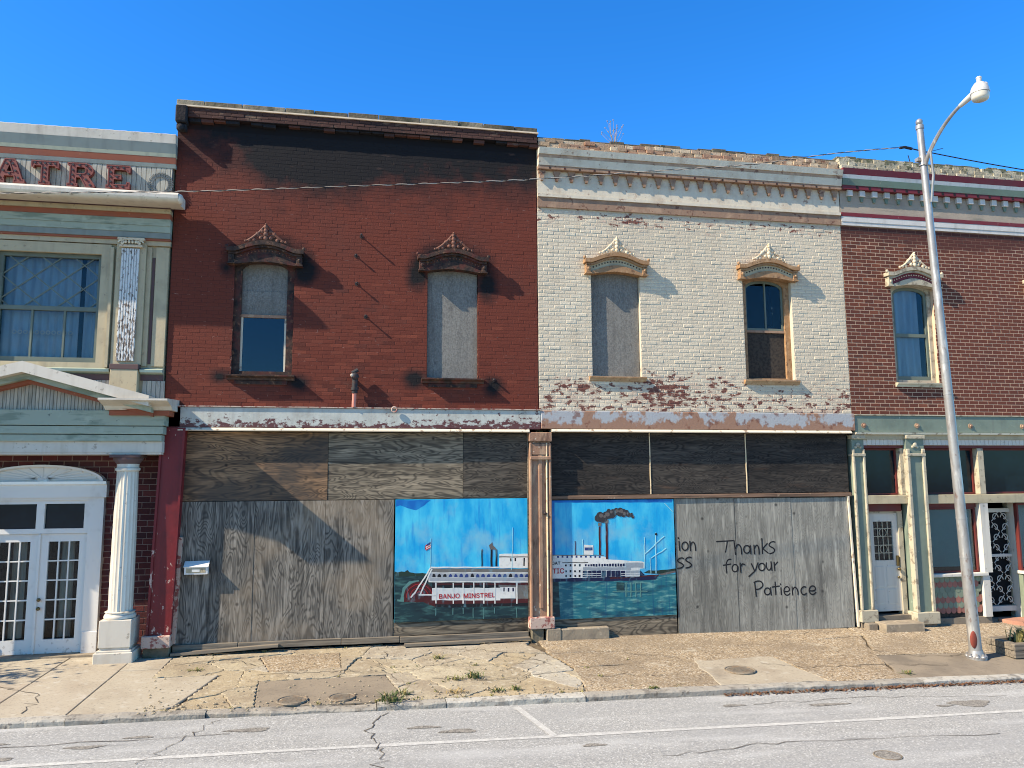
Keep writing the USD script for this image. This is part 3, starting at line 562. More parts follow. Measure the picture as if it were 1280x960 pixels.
def brickwork(bld, m, bricks, y, proud, seed, limit=300, rag=.0015, ch=.004):
    r = np.random.default_rng(seed)
    size = [(q[1] - q[0]) * (q[3] - q[2]) / ((q[0] - CAM[0]) ** 2 + CAM[1] ** 2 + ((q[2] - CAM[2]) * .9) ** 2) for q in bricks]
    order = np.argsort(size)[::-1]; rest = MB()
    for n, i in enumerate(order):
        if n < limit:
            b = MB(); brick_add(b, bricks[i], y, proud, r, ch, rag); b.build('brick', m, bld)
        else: brick_add(rest, bricks[i], y, proud, r, ch, rag)
    if rest.n: rest.build('brick_field', m, bld, kind='stuff')


def shell(bld, x0, x1, top, mw, depth=7.0, y=.32, z0=-.2, inner='interior_dark'):
    """Side walls, back wall, floor and roof behind a front wall."""
    bx('side_wall', mw, bld, x0 + .004, x0 + .25, y, depth, z0, top - .25); bx('side_wall', mw, bld, x1 - .25, x1 - .004, y, depth, z0, top - .25)
    bx('back_wall', mw, bld, x0 + .251, x1 - .251, depth - .25, depth - .002, z0, top - .3)
    bx('roof', 'roof_felt', bld, x0 + .252, x1 - .252, y + .002, depth - .251, top - .7, top - .5)
    bx('floor', inner, bld, x0 + .252, x1 - .252, y + .002, depth - .251, 4.0, 4.16)
    bx('inner_wall', inner, bld, x0 + .253, x1 - .253, 2.6, 2.7, z0, top - .71)


def wall_poly(x0, x1, z0, z1, holes): return sbox(x0, z0, x1, z1).difference(unary_union([sbox(a, c, b, d) for a, b, c, d in holes]))


# ------------------------------------------------------------------ window hoods, sills
def hood_line(x, xc, w, rise):
    t = np.clip(np.abs(x - xc) / (w * .5) / .8, 0, 1)
    return rise * (1 - t ** 2) ** 1.35


def band(xc, w, zt, zb, rise, lo=None, hi=None):
    xs = np.linspace(xc - w / 2, xc + w / 2, 33)
    a = [(x, zt + hood_line(x, xc, w if lo is None else lo, rise)) for x in xs]; b = [(x, zb + hood_line(x, xc, w if lo is None else lo, rise)) for x in xs[::-1]]
    return Polygon(a + b)


def crest(mb, xc, z, s, y):
    for sg in (-1, 1):                       # scrolls, leaves and a finial heaped into a pointed crest
        th = np.linspace(.2, 4.6, 18); rr = .055 * s * (1 - th / 6.5)
        mb.tube([(xc + sg * (.075 * s + r_q * math.cos(t)), y, z + .07 * s + r_q * math.sin(t)) for t, r_q in zip(th, rr)], .013 * s, 6)
        mb.ball((xc + sg * .07 * s, y - .01, z + .065 * s), np.array([.03, .025, .03]) * s)
        for dx, dz, a in ((.17, .035, .032), (.235, .025, .026), (.29, .012, .02), (.12, .13, .03), (.055, .17, .032)):
            mb.ball((xc + sg * dx * s, y, z + dz * s), np.array([a, .022, a * 1.1]) * s)
        mb.tube([(xc + sg * .30 * s, y, z), (xc + sg * .2 * s, y - .01, z + .06 * s), (xc + sg * .09 * s, y, z + .16 * s), (xc + sg * .01, y, z + .27 * s)], [.012 * s, .017 * s, .02 * s, .012 * s], 6)
    for dz, a in ((.06, .035), (.12, .038), (.18, .034), (.235, .028), (.275, .018)):
        mb.ball((xc, y - .015, z + dz * s), np.array([a, .03, a * 1.15]) * s)


def hood(bld, xc, w, z, mats, proud=.15, rise=.135, label=None):
    """Cast metal hood: arched crown moulding over a beaded frieze, arched soffit trim, hanging ears, pierced crest."""
    m = MB(); m.xz(band(xc, w, z, z - .075, rise), -proud - .03, .05); m.xz(band(xc, w - .06, z - .078, z - .115, rise), -proud + .01, .05)
    p = m.build('window_hood', mats[0], bld, label=label)
    MB().xz(band(xc, w - .14, z - .117, z - .235, rise, lo=w), -proud * .62, .04).build('frieze', mats[1], p)
    d = MB()
    for t in np.linspace(-.36, .36, 17):
        x = xc + t * w; d.ball((x, -proud * .62 - .004, z - .165 + hood_line(x, xc, w, rise)), (.014, .016, .014))
    d.build('bead_row', mats[2], p, kind='stuff')
    xs = np.linspace(xc - (w - .26) / 2, xc + (w - .26) / 2, 29)
    MB().xz(Polygon([(x, z - .237 + hood_line(x, xc, w, rise)) for x in xs] + [(x, z - .285 + .4 * hood_line(x, xc, w, rise)) for x in xs[::-1]]), -proud * .8, .06).build('arch_trim', mats[0], p)
    for sg in (-1, 1):
        e = MB(); xe = xc + sg * (w / 2 - .075)
        e.box(xe - .045, xe + .045, -proud * .86, .03, z - .26, z - .118, b=.006); e.box(xe - .062, xe + .062, -proud * .95, .035, z - .285, z - .262, b=.005); e.ball((xe, -proud * .86 - .006, z - .185), (.025, .018, .03))
        e.build('ear', mats[0], p)
        MB().ball((xc + sg * (w / 2), -proud * .9, z + .02), (.03, .03, .035)).build('ear_knob', mats[0], p)
    c = MB(); crest(c, xc, z + rise - .03, 1.15, -proud + .01); c.build('crest', mats[3], p, smooth=40)
    return p


def sill(bld, x0, x1, z0, z1, m, p=.12):
    return MB().prof([(-p, z1 - .035), (-p, z1 - .012), (.1, z1), (.1, z0), (-.035, z0), (-.055, z0 + .03)], x0, x1).build('window_sill', m, bld)


# ================================================================== RED BRICK BUILDING
red = thing('brick_building', 'burnt dark red brick two-storey building with soot and painted shade under its cornice and plywood shopfront', 'building', (-.1, 0, .17))
RH = [(-2.27, -1.27, 4.76, 6.93), (1.05, 1.97, 4.76, 6.88)]
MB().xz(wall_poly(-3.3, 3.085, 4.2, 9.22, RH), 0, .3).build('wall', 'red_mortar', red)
shell(red, -3.3, 3.085, 9.5, 'red_mortar')
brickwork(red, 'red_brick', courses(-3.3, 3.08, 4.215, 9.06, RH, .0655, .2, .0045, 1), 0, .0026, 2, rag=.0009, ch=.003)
# corbelled cornice
b = courses(-3.12, 3.08, 9.06, 9.2, [], .07, .2, .009, 3); mb = MB(); r = np.random.default_rng(3)
mb.box(-3.12, 3.08, -.115, .3, 9.225, 9.41); mb.build('corbel_core', 'red_mortar', red)
brickwork(red, 'corbel_brick', courses(-3.12, 3.08, 9.228, 9.408, [], .06, .2, .008, 5), -.115, .006, 6, 0, rag=.003)
x = -3.1; k = 0
while x < 3.0:
    w = r.uniform(.19, .23)
    if r.random() < .86: bx('corbel_block', 'corbel_brick' if r.random() < .5 else 'soot_stone', red, x, x + w - .008, -.08 - r.uniform(0, .025), .0, 9.155 + r.uniform(0, .05), 9.222, b=.004)
    x += w; k += 1
MB().box(-3.31, -3.125, -.2, .28, 9.1, 9.41, b=.02).box(-3.3, -3.14, -.14, 0, 8.98, 9.098, b=.02).ball((-3.22, -.15, 9.02), (.06, .05, .06)).build('corner_bracket', 'soot_stone', red)
bx('flashing_strip', 'flashing', red, -3.3, 3.1, -.145, .31, 9.412, 9.437)
x = -3.31
while x < 3.08:
    w = min(r.uniform(.4, .75), 3.09 - x); bx('coping_stone', 'coping_stone', red, x, x + w - .008, -.13 + r.uniform(-.012, .012), .34, 9.44, 9.535 + r.uniform(-.012, .008), b=.008); x += w
hood(red, -1.755, 1.28, 6.94, ('soot_wood', 'soot_wood', 'soot_ornament', 'soot_ornament'), label='soot-blackened window hood above the half-glazed window')
hood(red, 1.505, 1.28, 6.96, ('soot_wood', 'soot_wood', 'soot_ornament', 'soot_ornament'), label='soot-blackened window hood above the fully boarded window')
for x0, x1 in ((-2.33, -1.22), (.96, 2.07)):
    s = sill(red, x0, x1, 4.66, 4.755, 'soot_wood', .13)
    MB().box(x0 + .12, x1 - .12, -.03, 0, 4.585, 4.655, b=.005).build('sill_course', 'soot_wood', s)
# half-glazed window on the left
arch = lambda x0, x1, z0, z1, rs: Polygon([(x0, z0), (x1, z0), (x1, z1 - rs)] + [((x0 + x1) / 2 + (x1 - x0) / 2 * math.cos(a), z1 - rs + rs * math.sin(a)) for a in np.linspace(.12, math.pi - .12, 14)] + [(x0, z1 - rs)])
fr = sbox(-2.268, 4.762, -1.272, 6.925).difference(arch(-2.15, -1.39, 4.82, 6.74, .14))
w = MB().xz(fr, .045, .19).build('window', 'soot_wood', red, label='window with a blue glass lower sash and pale board above')
MB().xz(sbox(-2.15, 5.765, -1.39, 5.815), .075, .14).build('meeting_rail', 'tan_iron', w)
MB().xz(sbox(-2.149, 4.822, -2.115, 5.765).union(sbox(-1.425, 4.822, -1.391, 5.765)), .09, .13).build('sash', 'bright_trim', w)
MB().xz(sbox(-2.15, 6.24, -1.39, 6.78), .115, .13).build('board', 'osb', w); MB().xz(sbox(-2.15, 5.816, -1.39, 6.237), .105, .125).build('board', 'osb', w)
MB().xz(sbox(-2.114, 4.822, -1.426, 5.764), .105, .11).build('pane', 'glass_blue', w)
MB().xz(sbox(-2.15, 4.8, -1.39, 5.8), .5, .51).build('backing', 'unlit_black', w)  # added black sheet standing for the dark room
w = MB().xz(sbox(1.052, 4.762, 1.968, 6.878).difference(sbox(1.085, 4.775, 1.935, 6.87)), .085, .2).build('window', 'soot_wood', red, label='window opening closed by one grey particle board')
MB().xz(sbox(1.058, 4.765, 1.962, 6.86), .07, .084).build('board', 'osb', w)
# anchors and pipe stub
for px, py, l in ((452, 296, .14), (445, 320, .075), (446, 355, .085), (457, 396, .105), (617, 475, .06)):
    q = at(px, py); MB().tube([(q[0], .02, q[2]), (q[0], -l, q[2])], .012, 8).tube([(q[0], -.012, q[2]), (q[0], -.002, q[2])], .035, 10).ball((q[0], -l, q[2]), (.02, .02, .02)).build('wall_anchor', 'iron', red)
pp = MB().tube([(-.2, -.11, 4.45), (-.2, -.11, 4.72)], .05, 12).tube([(-.2, -.11, 4.5), (-.2, -.11, 4.55)], .065, 12).tube([(-.2, .02, 4.68), (-.2, -.11, 4.68)], .035, 10).ball((-.2, -.13, 4.74), (.07, .07, .07)).tube([(-.25, -.11, 4.8), (-.15, -.11, 4.86)], .035, 8).build('pipe_stub', 'iron', red, smooth=35)
MB().tube([(-.21, -.105, 4.21), (-.205, -.105, 4.45)], .036, 12).build('pipe_sleeve', 'rust_pink', pp); MB().ball((-.25, -.175, 4.755), (.03, .02, .03)).build('pipe_cap', 'cable_grey', pp)
th = np.linspace(0, 2 * math.pi, 15); MB().tube([(.48 + .045 * math.cos(t), -.15, 4.17 + .045 * math.sin(t)) for t in th], .014, 6).build('iron_ring', 'pinkish_peel', red)
# shopfront
MB().box(-3.22, 3.1, -.1, .32, 3.845, 4.185, b=.008).build('shopfront_beam', 'white_beam', red)
MB().prof([(-.135, 3.79), (-.135, 3.805), (-.105, 3.84), (.05, 3.84), (.05, 3.79)], -3.05, 2.885).build('beam_moulding', 'bright_trim', red)
MB().box(-3.23, 3.1, -.125, -.0, 4.188, 4.205).build('beam_cap', 'pinkish_peel', red)
bx('storefront_backing', 'unlit_black', red, -3.0, 2.9, .16, .2, .1, 3.83)
for j, (x0, x1, m) in enumerate(((-2.99, -.632, 'ply_brown'), (-.626, 1.705, 'ply_grey_horizontal'), (1.711, 2.865, 'ply_dark'))):
    bx('plywood_panel', m, red, x0, x1, .03 + .006 * (j % 2), .05 + .006 * (j % 2), 2.625, 3.775, label=('brown-stained upper plywood panel at the left end', 'long grey upper plywood panel in the middle', 'dark upper plywood panel beside the tan pier')[j])
for j, (x0, x1) in enumerate(((-3.0, -1.805), (-1.8, -.65), (-.645, .505))):
    bx('plywood_panel', 'ply_grey_vertical', red, x0, x1, .02 + .004 * (j % 2), .04 + .004 * (j % 2), .315, 2.615, label=('lower plywood panel carrying the mailbox', 'lower plywood panel right of the mailbox', 'lower plywood panel beside the paddle boat mural')[j])
bx('plywood_panel', 'ply_grey_horizontal', red, .51, 2.862, .026, .046, .315, .6, label='low plywood strip under the paddle boat mural')
bx('joint_batten', 'weathered_lumber', red, 2.868, 2.885, .0, .06, .3, 3.78)
for x0, x1, z0, z1 in ((-3.0, -2.0, .235, .335), (-1.99, -.35, .23, .33), (-.34, .62, .225, .32), (.63, 2.86, .215, .31)):
    MB().box(x0, x1, -.035, .018, z0, z1, b=.004).build('skirting_plank', 'weathered_lumber', red)
# red iron pilaster
px0, px1 = -3.3, -2.925
tilt = lambda z: -.09 * (3.8 - z) / 3.5
q = lambda x, y, z: (x + tilt(z), y, z)
p_ = MB().hexa([q(x, y, z) for x in (px0, px1) for y in (-.13, .2) for z in (.52, 3.835)]).build('iron_pilaster', 'maroon_paint', red)
for a, b_ in ((px0, px0 + .035), (px1 - .035, px1)):
    MB().hexa([q(x, y, z) for x in (a, b_) for y in (-.155, -.132) for z in (.53, 3.82)]).build('edge_moulding', 'maroon_paint', p_)
MB().hexa([q(x, y, z) for x in (px1 + .002, px1 + .055) for y in (-.06, .15) for z in (.36, 2.05)]).build('pale_strip', 'pinkish_peel', p_)
MB().box(px0 - .135, px1 - .075, -.2, .2, .33, .52, b=.012).build('pilaster_base', 'pinkish_peel', p_); MB().box(px0 - .12, px1 - .1, -.14, .2, .12, .328, b=.015).build('foundation_stone', 'coping_stone', p_)
MB().box(px0 + .02, px1 - .1, -.1, .2, 3.84, 4.19).build('pilaster_head', 'maroon_paint', p_)

# ================================================================== WHITE PAINTED BUILDING
wht = thing('painted_building', 'white painted brick two-storey building with peeling paint and bracketed tan cornice', 'building', (6.2, 0, .14))
WHH = [(4.12, 5.08, 4.85, 6.98), (7.2, 8.24, 4.84, 7.0)]
MB().xz(wall_poly(3.095, 9.41, 4.19, 9.2, WHH), 0, .3).build('wall', 'white_mortar', wht)
shell(wht, 3.095, 9.41, 9.4, 'white_mortar')
brickwork(wht, 'white_brick', courses(3.1, 9.405, 4.2, 8.0, WHH, .0705, .2, .011, 11), 0, .003, 12, rag=.002, ch=.008)


def cornice(bld, x0, x1, spec):
    for name, m, z0, z1, p, *sl_ in spec:
        s_ = sl_[0] if sl_ else 0
        MB().prof([(-p, z1), (.0 - .002, z1), (-.002, z0), (-p + s_, z0)], x0, x1).build(name, m, bld)


cornice(wht, 3.1, 9.4, [('top_moulding', 'cream_paint', 9.01, 9.125, .22, .03), ('brown_band', 'brown_paint', 8.955, 9.008, .175, .02), ('upper_fascia', 'cream_paint', 8.815, 8.953, .16, .03), ('bracket_rail', 'brown_paint', 8.745, 8.813, .12),
                        ('frieze', 'cream_paint', 8.285, 8.743, .02), ('ledge', 'cream_paint', 8.225, 8.283, .06), ('lower_band', 'brown_paint', 8.03, 8.223, .035)])
xs = np.linspace(3.18, 9.28, 22)
for x in xs:
    m = MB().xz(Polygon([(x - .07, 8.743), (x + .07, 8.743), (x + .065, 8.685), (x + .045, 8.665), (x + .042, 8.6), (x + .026, 8.585), (x + .022, 8.54), (x - .022, 8.54), (x - .026, 8.585), (x - .042, 8.6), (x - .045, 8.665), (x - .065, 8.685)]), -.07, -.019)
    m.build('bracket', 'brown_paint', wht)
    bx('rail_gap', 'soot_wood', wht, x + .125, x + .16, -.123, -.115, 8.75, 8.79)
r = np.random.default_rng(8)
for row, (z0, z1, y0) in enumerate(((9.127, 9.2, -.13), (9.202, 9.28, -.1), (9.282, 9.36, -.08), (9.362, 9.45, -.02))):
    x = 3.1
    while x < 9.38:
        w = min(r.uniform(.14, .24) if row < 3 else r.uniform(.2, .5), 9.4 - x)
        if row < 3 or r.random() < .9: bx('parapet_brick' if row < 3 else 'coping_stone', 'old_brick' if row < 3 else 'coping_stone', wht, x, x + w - .008, y0 + r.uniform(-.02, .03), .3, z0, z1 - (r.uniform(0, .01) if row < 3 else r.uniform(0, .05)), b=.006)
        x += w
OCH = ('ochre_paint', 'theatre_tan', 'socket', 'ornament_white')
hood(wht, 4.6, 1.26, 7.05, OCH, proud=.135, label='ochre window hood above the boarded window'); hood(wht, 7.72, 1.28, 7.08, OCH, proud=.135, label='ochre window hood above the open dark window')
sill(wht, 4.05, 5.15, 4.755, 4.848, 'ochre_paint', .08); sill(wht, 7.15, 8.3, 4.745, 4.838, 'ochre_paint', .08)
w = MB().xz(sbox(4.122, 4.852, 5.078, 6.978).difference(sbox(4.15, 4.865, 5.05, 6.93)), .1, .2).build('window', 'ochre_paint', wht, label='window opening closed by one grey particle board')
MB().xz(sbox(4.125, 4.855, 5.07, 6.96), .083, .099).build('board', 'osb', w)
w = MB().xz(sbox(7.202, 4.842, 8.238, 6.998).difference(arch(7.31, 8.13, 4.88, 6.84, .15)), .1, .26).build('window', 'ochre_paint', wht, label='window with two dark upper panes and a dark board below')
MB().xz(arch(7.312, 8.128, 5.84, 6.838, .15).difference(arch(7.35, 8.09, 5.88, 6.79, .13)).union(sbox(7.735, 5.86, 7.765, 6.8)), .15, .19).build('sash', 'window_trim', w)
MB().xz(sbox(7.311, 5.79, 8.129, 5.835), .13, .18).build('meeting_rail', 'brown_paint', w)
for a, b_ in ((7.351, 7.734), (7.766, 8.089)): MB().xz(sbox(a, 5.881, b_, 6.74), .165, .169).build('pane', 'glass', w)
MB().xz(sbox(7.311, 4.88, 8.129, 5.788), .16, .18).build('board', 'dark_board', w)
MB().xz(sbox(7.25, 5.7, 8.2, 6.9), .7, .71).build('backing', 'unlit_black', w)
for zz in (6.33, 6.22): MB().ball((7.98, .3, zz), (.012, .01, .02)).build('latch', 'ornament_white', w)
# shopfront
MB().box(3.105, 9.405, -.11, .32, 3.855, 4.185, b=.01).build('shopfront_beam', 'rust_beam', wht)
MB().prof([(-.15, 3.8), (-.15, 3.815), (-.112, 3.85), (.05, 3.85), (.05, 3.8)], 3.3, 9.3).build('beam_moulding', 'bright_trim', wht)
bx('storefront_backing', 'unlit_black', wht, 3.2, 9.3, .16, .2, .02, 3.84)
for j, (x0, x1) in enumerate(((3.305, 5.195), (5.215, 7.125), (7.145, 9.28))):
    bx('plywood_panel', 'ply_black', wht, x0, x1, .032, .052, 2.665, 3.795, label=('blackened upper plywood panel beside the tan pier', 'blackened upper plywood panel in the middle', 'blackened upper plywood panel at the right end')[j])
for x in (5.205, 7.135): bx('joint_batten', 'tan_edge', wht, x - .009, x + .009, .022, .05, 2.665, 3.79)
MB().box(3.3, 9.3, -.02, .06, 2.585, 2.655, b=.006).build('transom_rail', 'brown_rail', wht)
tops = [2.5, 2.512, 2.52]
boards = []
for j, (x0, x1) in enumerate(((5.65, 6.84), (6.852, 8.01), (8.016, 9.21))):
    boards.append(MB().hexa([(x + (.02 if z < 1 else 0), y + (.004 if x < x0 + .1 else 0), z) for x in (x0, x1) for y in (.012, .034) for z in (.11 + .002 * j, 2.575 - .005 * j)]).build('plywood_panel', 'ply_grey_pale', wht, label=('grey plywood board with the ends of two painted-over words', 'grey plywood board carrying most of the thank-you message', 'plain grey plywood board at the right end')[j]))
bx('plywood_panel', 'ply_grey_horizontal', wht, 3.3, 5.64, .02, .04, .13, .53, label='low plywood strip under the showboat mural')
MB().hexa([(x + (.07 if z < 1 else 0), y, z) for x in (9.212, 9.245) for y in (-.02, .06) for z in (.12, 2.6)]).build('edge_batten', 'bright_trim', wht)
# pier
pr = MB().box(2.9, 3.275, -.07, .2, .5, 3.62).build('iron_pier', 'tan_iron', wht, label='tan peeling iron pier between the two murals')
for a, b_, m_ in ((2.888, 2.93, 'tan_iron'), (3.19, 3.215, 'tan_edge'), (3.245, 3.287, 'tan_iron')): MB().box(a, b_, -.105, -.0, .52, 3.6, b=.01).build('edge_moulding', m_, pr)
MB().box(3.05, 3.12, -.095, -.06, .7, 3.5, b=.012).build('middle_rib', 'tan_iron', pr)
MB().box(2.875, 3.3, -.13, .2, 3.625, 3.79, b=.012).box(2.9, 3.28, -.12, .15, 3.3, 3.36, b=.01).box(2.93, 3.25, -.1, 0, 3.38, 3.6, b=.02).build('pier_head', 'tan_iron', pr)
MB().ball((3.16, -.1, 2.35), (.03, .03, .03)).build('iron_knob', 'iron', pr)
MB().box(2.86, 3.31, -.15, .2, .36, .56, b=.014).build('pier_base', 'pinkish_peel', pr); MB().box(2.9, 3.12, -.1, .2, .1, .358, b=.02).build('foundation_stone', 'coping_stone', pr)

# ================================================================== THEATRE
thr = thing('theatre_building', 'cream and green theatre front with pedimented portico and white double doors', 'building', (-5.2, 0, .2))
TX0, TX1 = -8.2, -3.335
TH = [(-5.98, -4.38, 4.88, 6.74)]
MB().xz(wall_poly(TX0, TX1, 3.5, 8.6, TH), 0, .3).build('wall', 'theatre_tan', thr)
shell(thr, TX0, TX1 - .01, 8.7, 'theatre_tan', y=.55)
cornice(thr, TX0, TX1 + .045, [('top_flashing', 'theatre_white', 8.71, 8.86, .17, .02), ('cove', 'theatre_grey', 8.54, 8.708, .15, .04), ('tan_fillet', 'theatre_tan', 8.48, 8.538, .12, .02), ('rust_fillet', 'theatre_rust', 8.37, 8.478, .1, .02), ('grey_fillet', 'theatre_grey', 8.3, 8.368, .08, .01)])
MB().prof([(-.17, 8.862), (-.16, 8.872), (-.003, 8.89), (-.003, 8.862)], TX0, TX1 + .045).build('cap', 'theatre_white', thr)

MB().prof([(-.1, 7.56), (-.46, 7.52), (-.57, 7.53), (-.625, 7.58), (-.63, 7.635), (-.6, 7.675), (-.5, 7.69), (-.1, 7.73)], TX0, -3.1).build('gutter_moulding', 'theatre_white', thr, smooth=40)
MB().ball((-3.09, -.5, 7.6), (.05, .12, .085), 2).build('gutter_end', 'theatre_white', thr, smooth=True)
cornice(thr, TX0, TX1 + .02, [('shadow_board', 'purple_brown', 7.53, 7.63, .2, .03), ('tan_board', 'theatre_tan', 7.455, 7.528, .18), ('rust_board', 'theatre_rust', 7.365, 7.453, .15), ('clapboard', 'theatre_green', 7.245, 7.363, .14), ('clapboard', 'theatre_green', 7.135, 7.243, .125), ('clapboard', 'theatre_grey', 7.035, 7.133, .11), ('rust_line', 'theatre_rust', 7.0, 7.033, .09), ('tan_head', 'theatre_tan', 6.92, 6.998, .06)])  # topmost course is a purple-brown board below the gutter
x = TX0; r = np.random.default_rng(31)
while x < TX1:
    w = min(.078, TX1 - x); bx('beadboard', 'beadboard', thr, x, x + w - .008, -.06 - r.uniform(0, .004), -.001, 7.72, 8.3, b=.003); x += w
bx('board_backing', 'purple_brown', thr, TX0, TX1, -.05, -.002, 7.705, 8.298)
# upper window
w = MB().xz(sbox(-6.12, 4.8, -4.24, 6.9).difference(sbox(-5.98, 4.9, -4.385, 6.73)), -.06, -.002).xz(sbox(-4.235, 4.82, -4.19, 6.85), -.1, -.002).build('window', 'theatre_tan', thr, label='wide upper window with lattice panes and lace curtains')
MB().xz(sbox(-5.978, 4.885, -4.382, 6.735).difference(sbox(-5.9, 4.99, -4.45, 5.77).union(sbox(-5.9, 5.84, -4.45, 6.67))), .03, .12).build('sash', 'window_trim', w)
lat = MB(); clip = sbox(-5.9, 5.84, -4.45, 6.67)
for k in range(-4, 6):
    for sg in (-1, 1):
        c0 = -5.175 + k * .5; ln = LineString([(c0 - sg * .75, 5.84 - .3), (c0 + sg * .85, 5.84 + 1.0)]).buffer(.009, cap_style=2).intersection(clip)
        if not ln.is_empty: lat.xz(ln, .055 + .004 * sg, .07 + .004 * sg)
lat.build('lattice', 'window_trim', w)
for x in (-5.42, -4.93): MB().xz(sbox(x - .014, 4.99, x + .014, 5.77), .045, .09).build('muntin', 'window_trim', w)
MB().xz(sbox(-5.9, 4.99, -4.45, 5.77), .075, .079).xz(sbox(-5.9, 5.84, -4.45, 6.67), .08, .084).build('pane', 'glass', w)


def curtain(x0, x1, z0, z1, y, amp, per, m, parent):
    xs = np.linspace(x0, x1, int((x1 - x0) / .02)); ys = y + amp * np.sin(xs * 2 * math.pi / per + np.sin(xs * 5))
    k = len(xs); v = [(a, b_, z0) for a, b_ in zip(xs, ys)] + [(a, b_, z1) for a, b_ in zip(xs, ys)]
    v += [(a, b_ + .004, z0) for a, b_ in zip(xs, ys)] + [(a, b_ + .004, z1) for a, b_ in zip(xs, ys)]
    f = [(i, i + 1, k + i + 1, k + i) for i in range(k - 1)] + [(2 * k + i, 3 * k + i, 3 * k + i + 1, 2 * k + i + 1) for i in range(k - 1)]
    MB().add(v, f).build('curtain', m, parent, smooth=60)


curtain(-5.95, -4.78, 4.95, 6.75, .24, .02, .13, 'curtain_blue', w); curtain(-4.70, -4.36, 4.95, 6.75, .22, .025, .1, 'curtain_blue', w)
for k in range(11):
    MB().xz(Point(-5.72 + k * .085, 5.42).buffer(.036).difference(Point(-5.72 + k * .085, 5.42).buffer(.02)), .17, .175).build('lace_motif', 'theatre_white', w)
# pilaster with flaking flutes
pl = MB().box(-4.15, -3.69, -.08, -.001, 4.88, 6.95).build('pilaster', 'theatre_tan', thr)
for k in range(7): bx('flute', 'flaking_white', pl, -4.065 + k * .0405, -4.065 + k * .0405 + .033, -.115, -.082, 4.93, 6.84, b=.005)
cp = MB().box(-4.1, -3.74, -.14, -.08, 6.86, 6.9, b=.006).box(-4.13, -3.71, -.15, -.08, 6.975, 7.02, b=.006)
for sg in (-1, 1):
    th = np.linspace(0, 5.5, 22); cp.tube([(-3.92 + sg * (.14 + (.055 - .008 * t) * math.cos(t)), -.14, 6.93 + (.05 - .007 * t) * math.sin(t)) for t in th], .015, 6)
    cp.ball((-3.92 + sg * .14, -.14, 6.93), (.018, .02, .018))
for k in range(4): cp.ball((-4.0 + k * .053, -.14, 6.945), (.022, .02, .03))
cp.build('capital', 'ornament_white', pl, smooth=40)
MB().box(-4.14, -3.7, -.15, -.001, 4.79, 4.875, b=.006).build('pilaster_foot', 'purple_brown', pl)
MB().box(-4.13, -3.71, -.14, -.002, 4.2, 4.788, b=.005).build('pedestal', 'theatre_tan', pl)
bx('recessed_groove', 'purple_brown', thr, -3.6, -3.555, -.012, -.001, 4.9, 6.72); bx('side_panel', 'theatre_tan', thr, -3.54, -3.34, -.035, -.001, 4.86, 6.9); bx('side_panel', 'theatre_tan', thr, -3.685, -3.61, -.03, -.001, 4.86, 6.9)
MB().prof([(-.1, 4.75), (-.12, 4.79), (-.002, 4.83), (-.002, 4.72)], TX0, -4.16).build('ledge', 'theatre_green', thr); MB().prof([(-.1, 4.75), (-.12, 4.79), (-.002, 4.83), (-.002, 4.72)], -3.69, -3.34).build('ledge', 'theatre_green', thr)
bx('shadow_board', 'purple_brown', thr, TX0, -4.16, -.03, -.002, 4.62, 4.715); bx('shadow_board', 'purple_brown', thr, -3.69, -3.34, -.03, -.002, 4.62, 4.715)  # purple-brown boards below the ledges
x = TX0
while x < -3.36:
    if not -4.19 < x < -3.7: bx('beadboard', 'beadboard', thr, x, x + .062, -.035, -.002, 4.15, 4.615, b=.003)
    x += .07
# portico
PF = -.38; PC = -5.2
ent = [('green_fascia', 'theatre_green', 3.85, 4.09, .0), ('green_board', 'theatre_green', 3.715, 3.838, .02), ('green_board', 'theatre_green', 3.6, 3.703, .045)]
for n_, m_, z0, z1, off in ent: MB().box(PC - 2.0 + off, PC + 2.0 - off, PF + off, .1, z0, z1, b=.004).build(n_, m_, thr)
MB().box(PC - 1.96, PC + 1.96, PF + .09, .3, 3.42, 3.598).build('white_architrave', 'theatre_white', thr)
MB().box(PC - 1.95, PC + 1.95, PF + .1, .39, 3.39, 3.418).build('soffit', 'theatre_white', thr)
for sg in (-1, 1):      # cornice returns at the pediment's feet
    a, b_ = sorted((PC + sg * 1.12, PC + sg * 2.13))
    MB().prof([(PF - .42, 4.22), (PF - .42, 4.25), (-.003, 4.3), (-.003, 4.094), (PF - .05, 4.094), (PF - .14, 4.15)], a, b_).build('cornice_return', 'theatre_white', thr)
    MB().box(a + .06, b_ - .05, PF - .045, -.003, 4.01, 4.088).build('return_rust', 'theatre_rust', thr)
    # raking cornice
    x0, z0, x1, z1 = PC, 4.81, PC + sg * 1.84, 4.302
    for nm, m_, t0, t1, p in (('raking_cornice', 'theatre_white', 0, -.17, .36), ('raking_green', 'theatre_green', -.172, -.255, .2), ('raking_rust', 'theatre_rust', -.257, -.315, .08)):
        MB().xz(Polygon([(x0, z0 + t0), (x1, z1 + t0), (x1, z1 + t1), (x0, z0 + t1)]), PF - p, -.003).build(nm, m_, thr)
tri = Polygon([(PC - 1.5, 4.092), (PC + 1.5, 4.092), (PC, 4.52)])
x = PC - 1.6
while x < PC + 1.6:
    c = tri.intersection(sbox(x, 4, x + .044, 5))
    if not c.is_empty: MB().xz(c, PF + .06, PF + .09).build('beadboard', 'beadboard', thr)
    x += .052
MB().xz(tri, PF + .091, -.003).build('tympanum', 'purple_brown', thr)
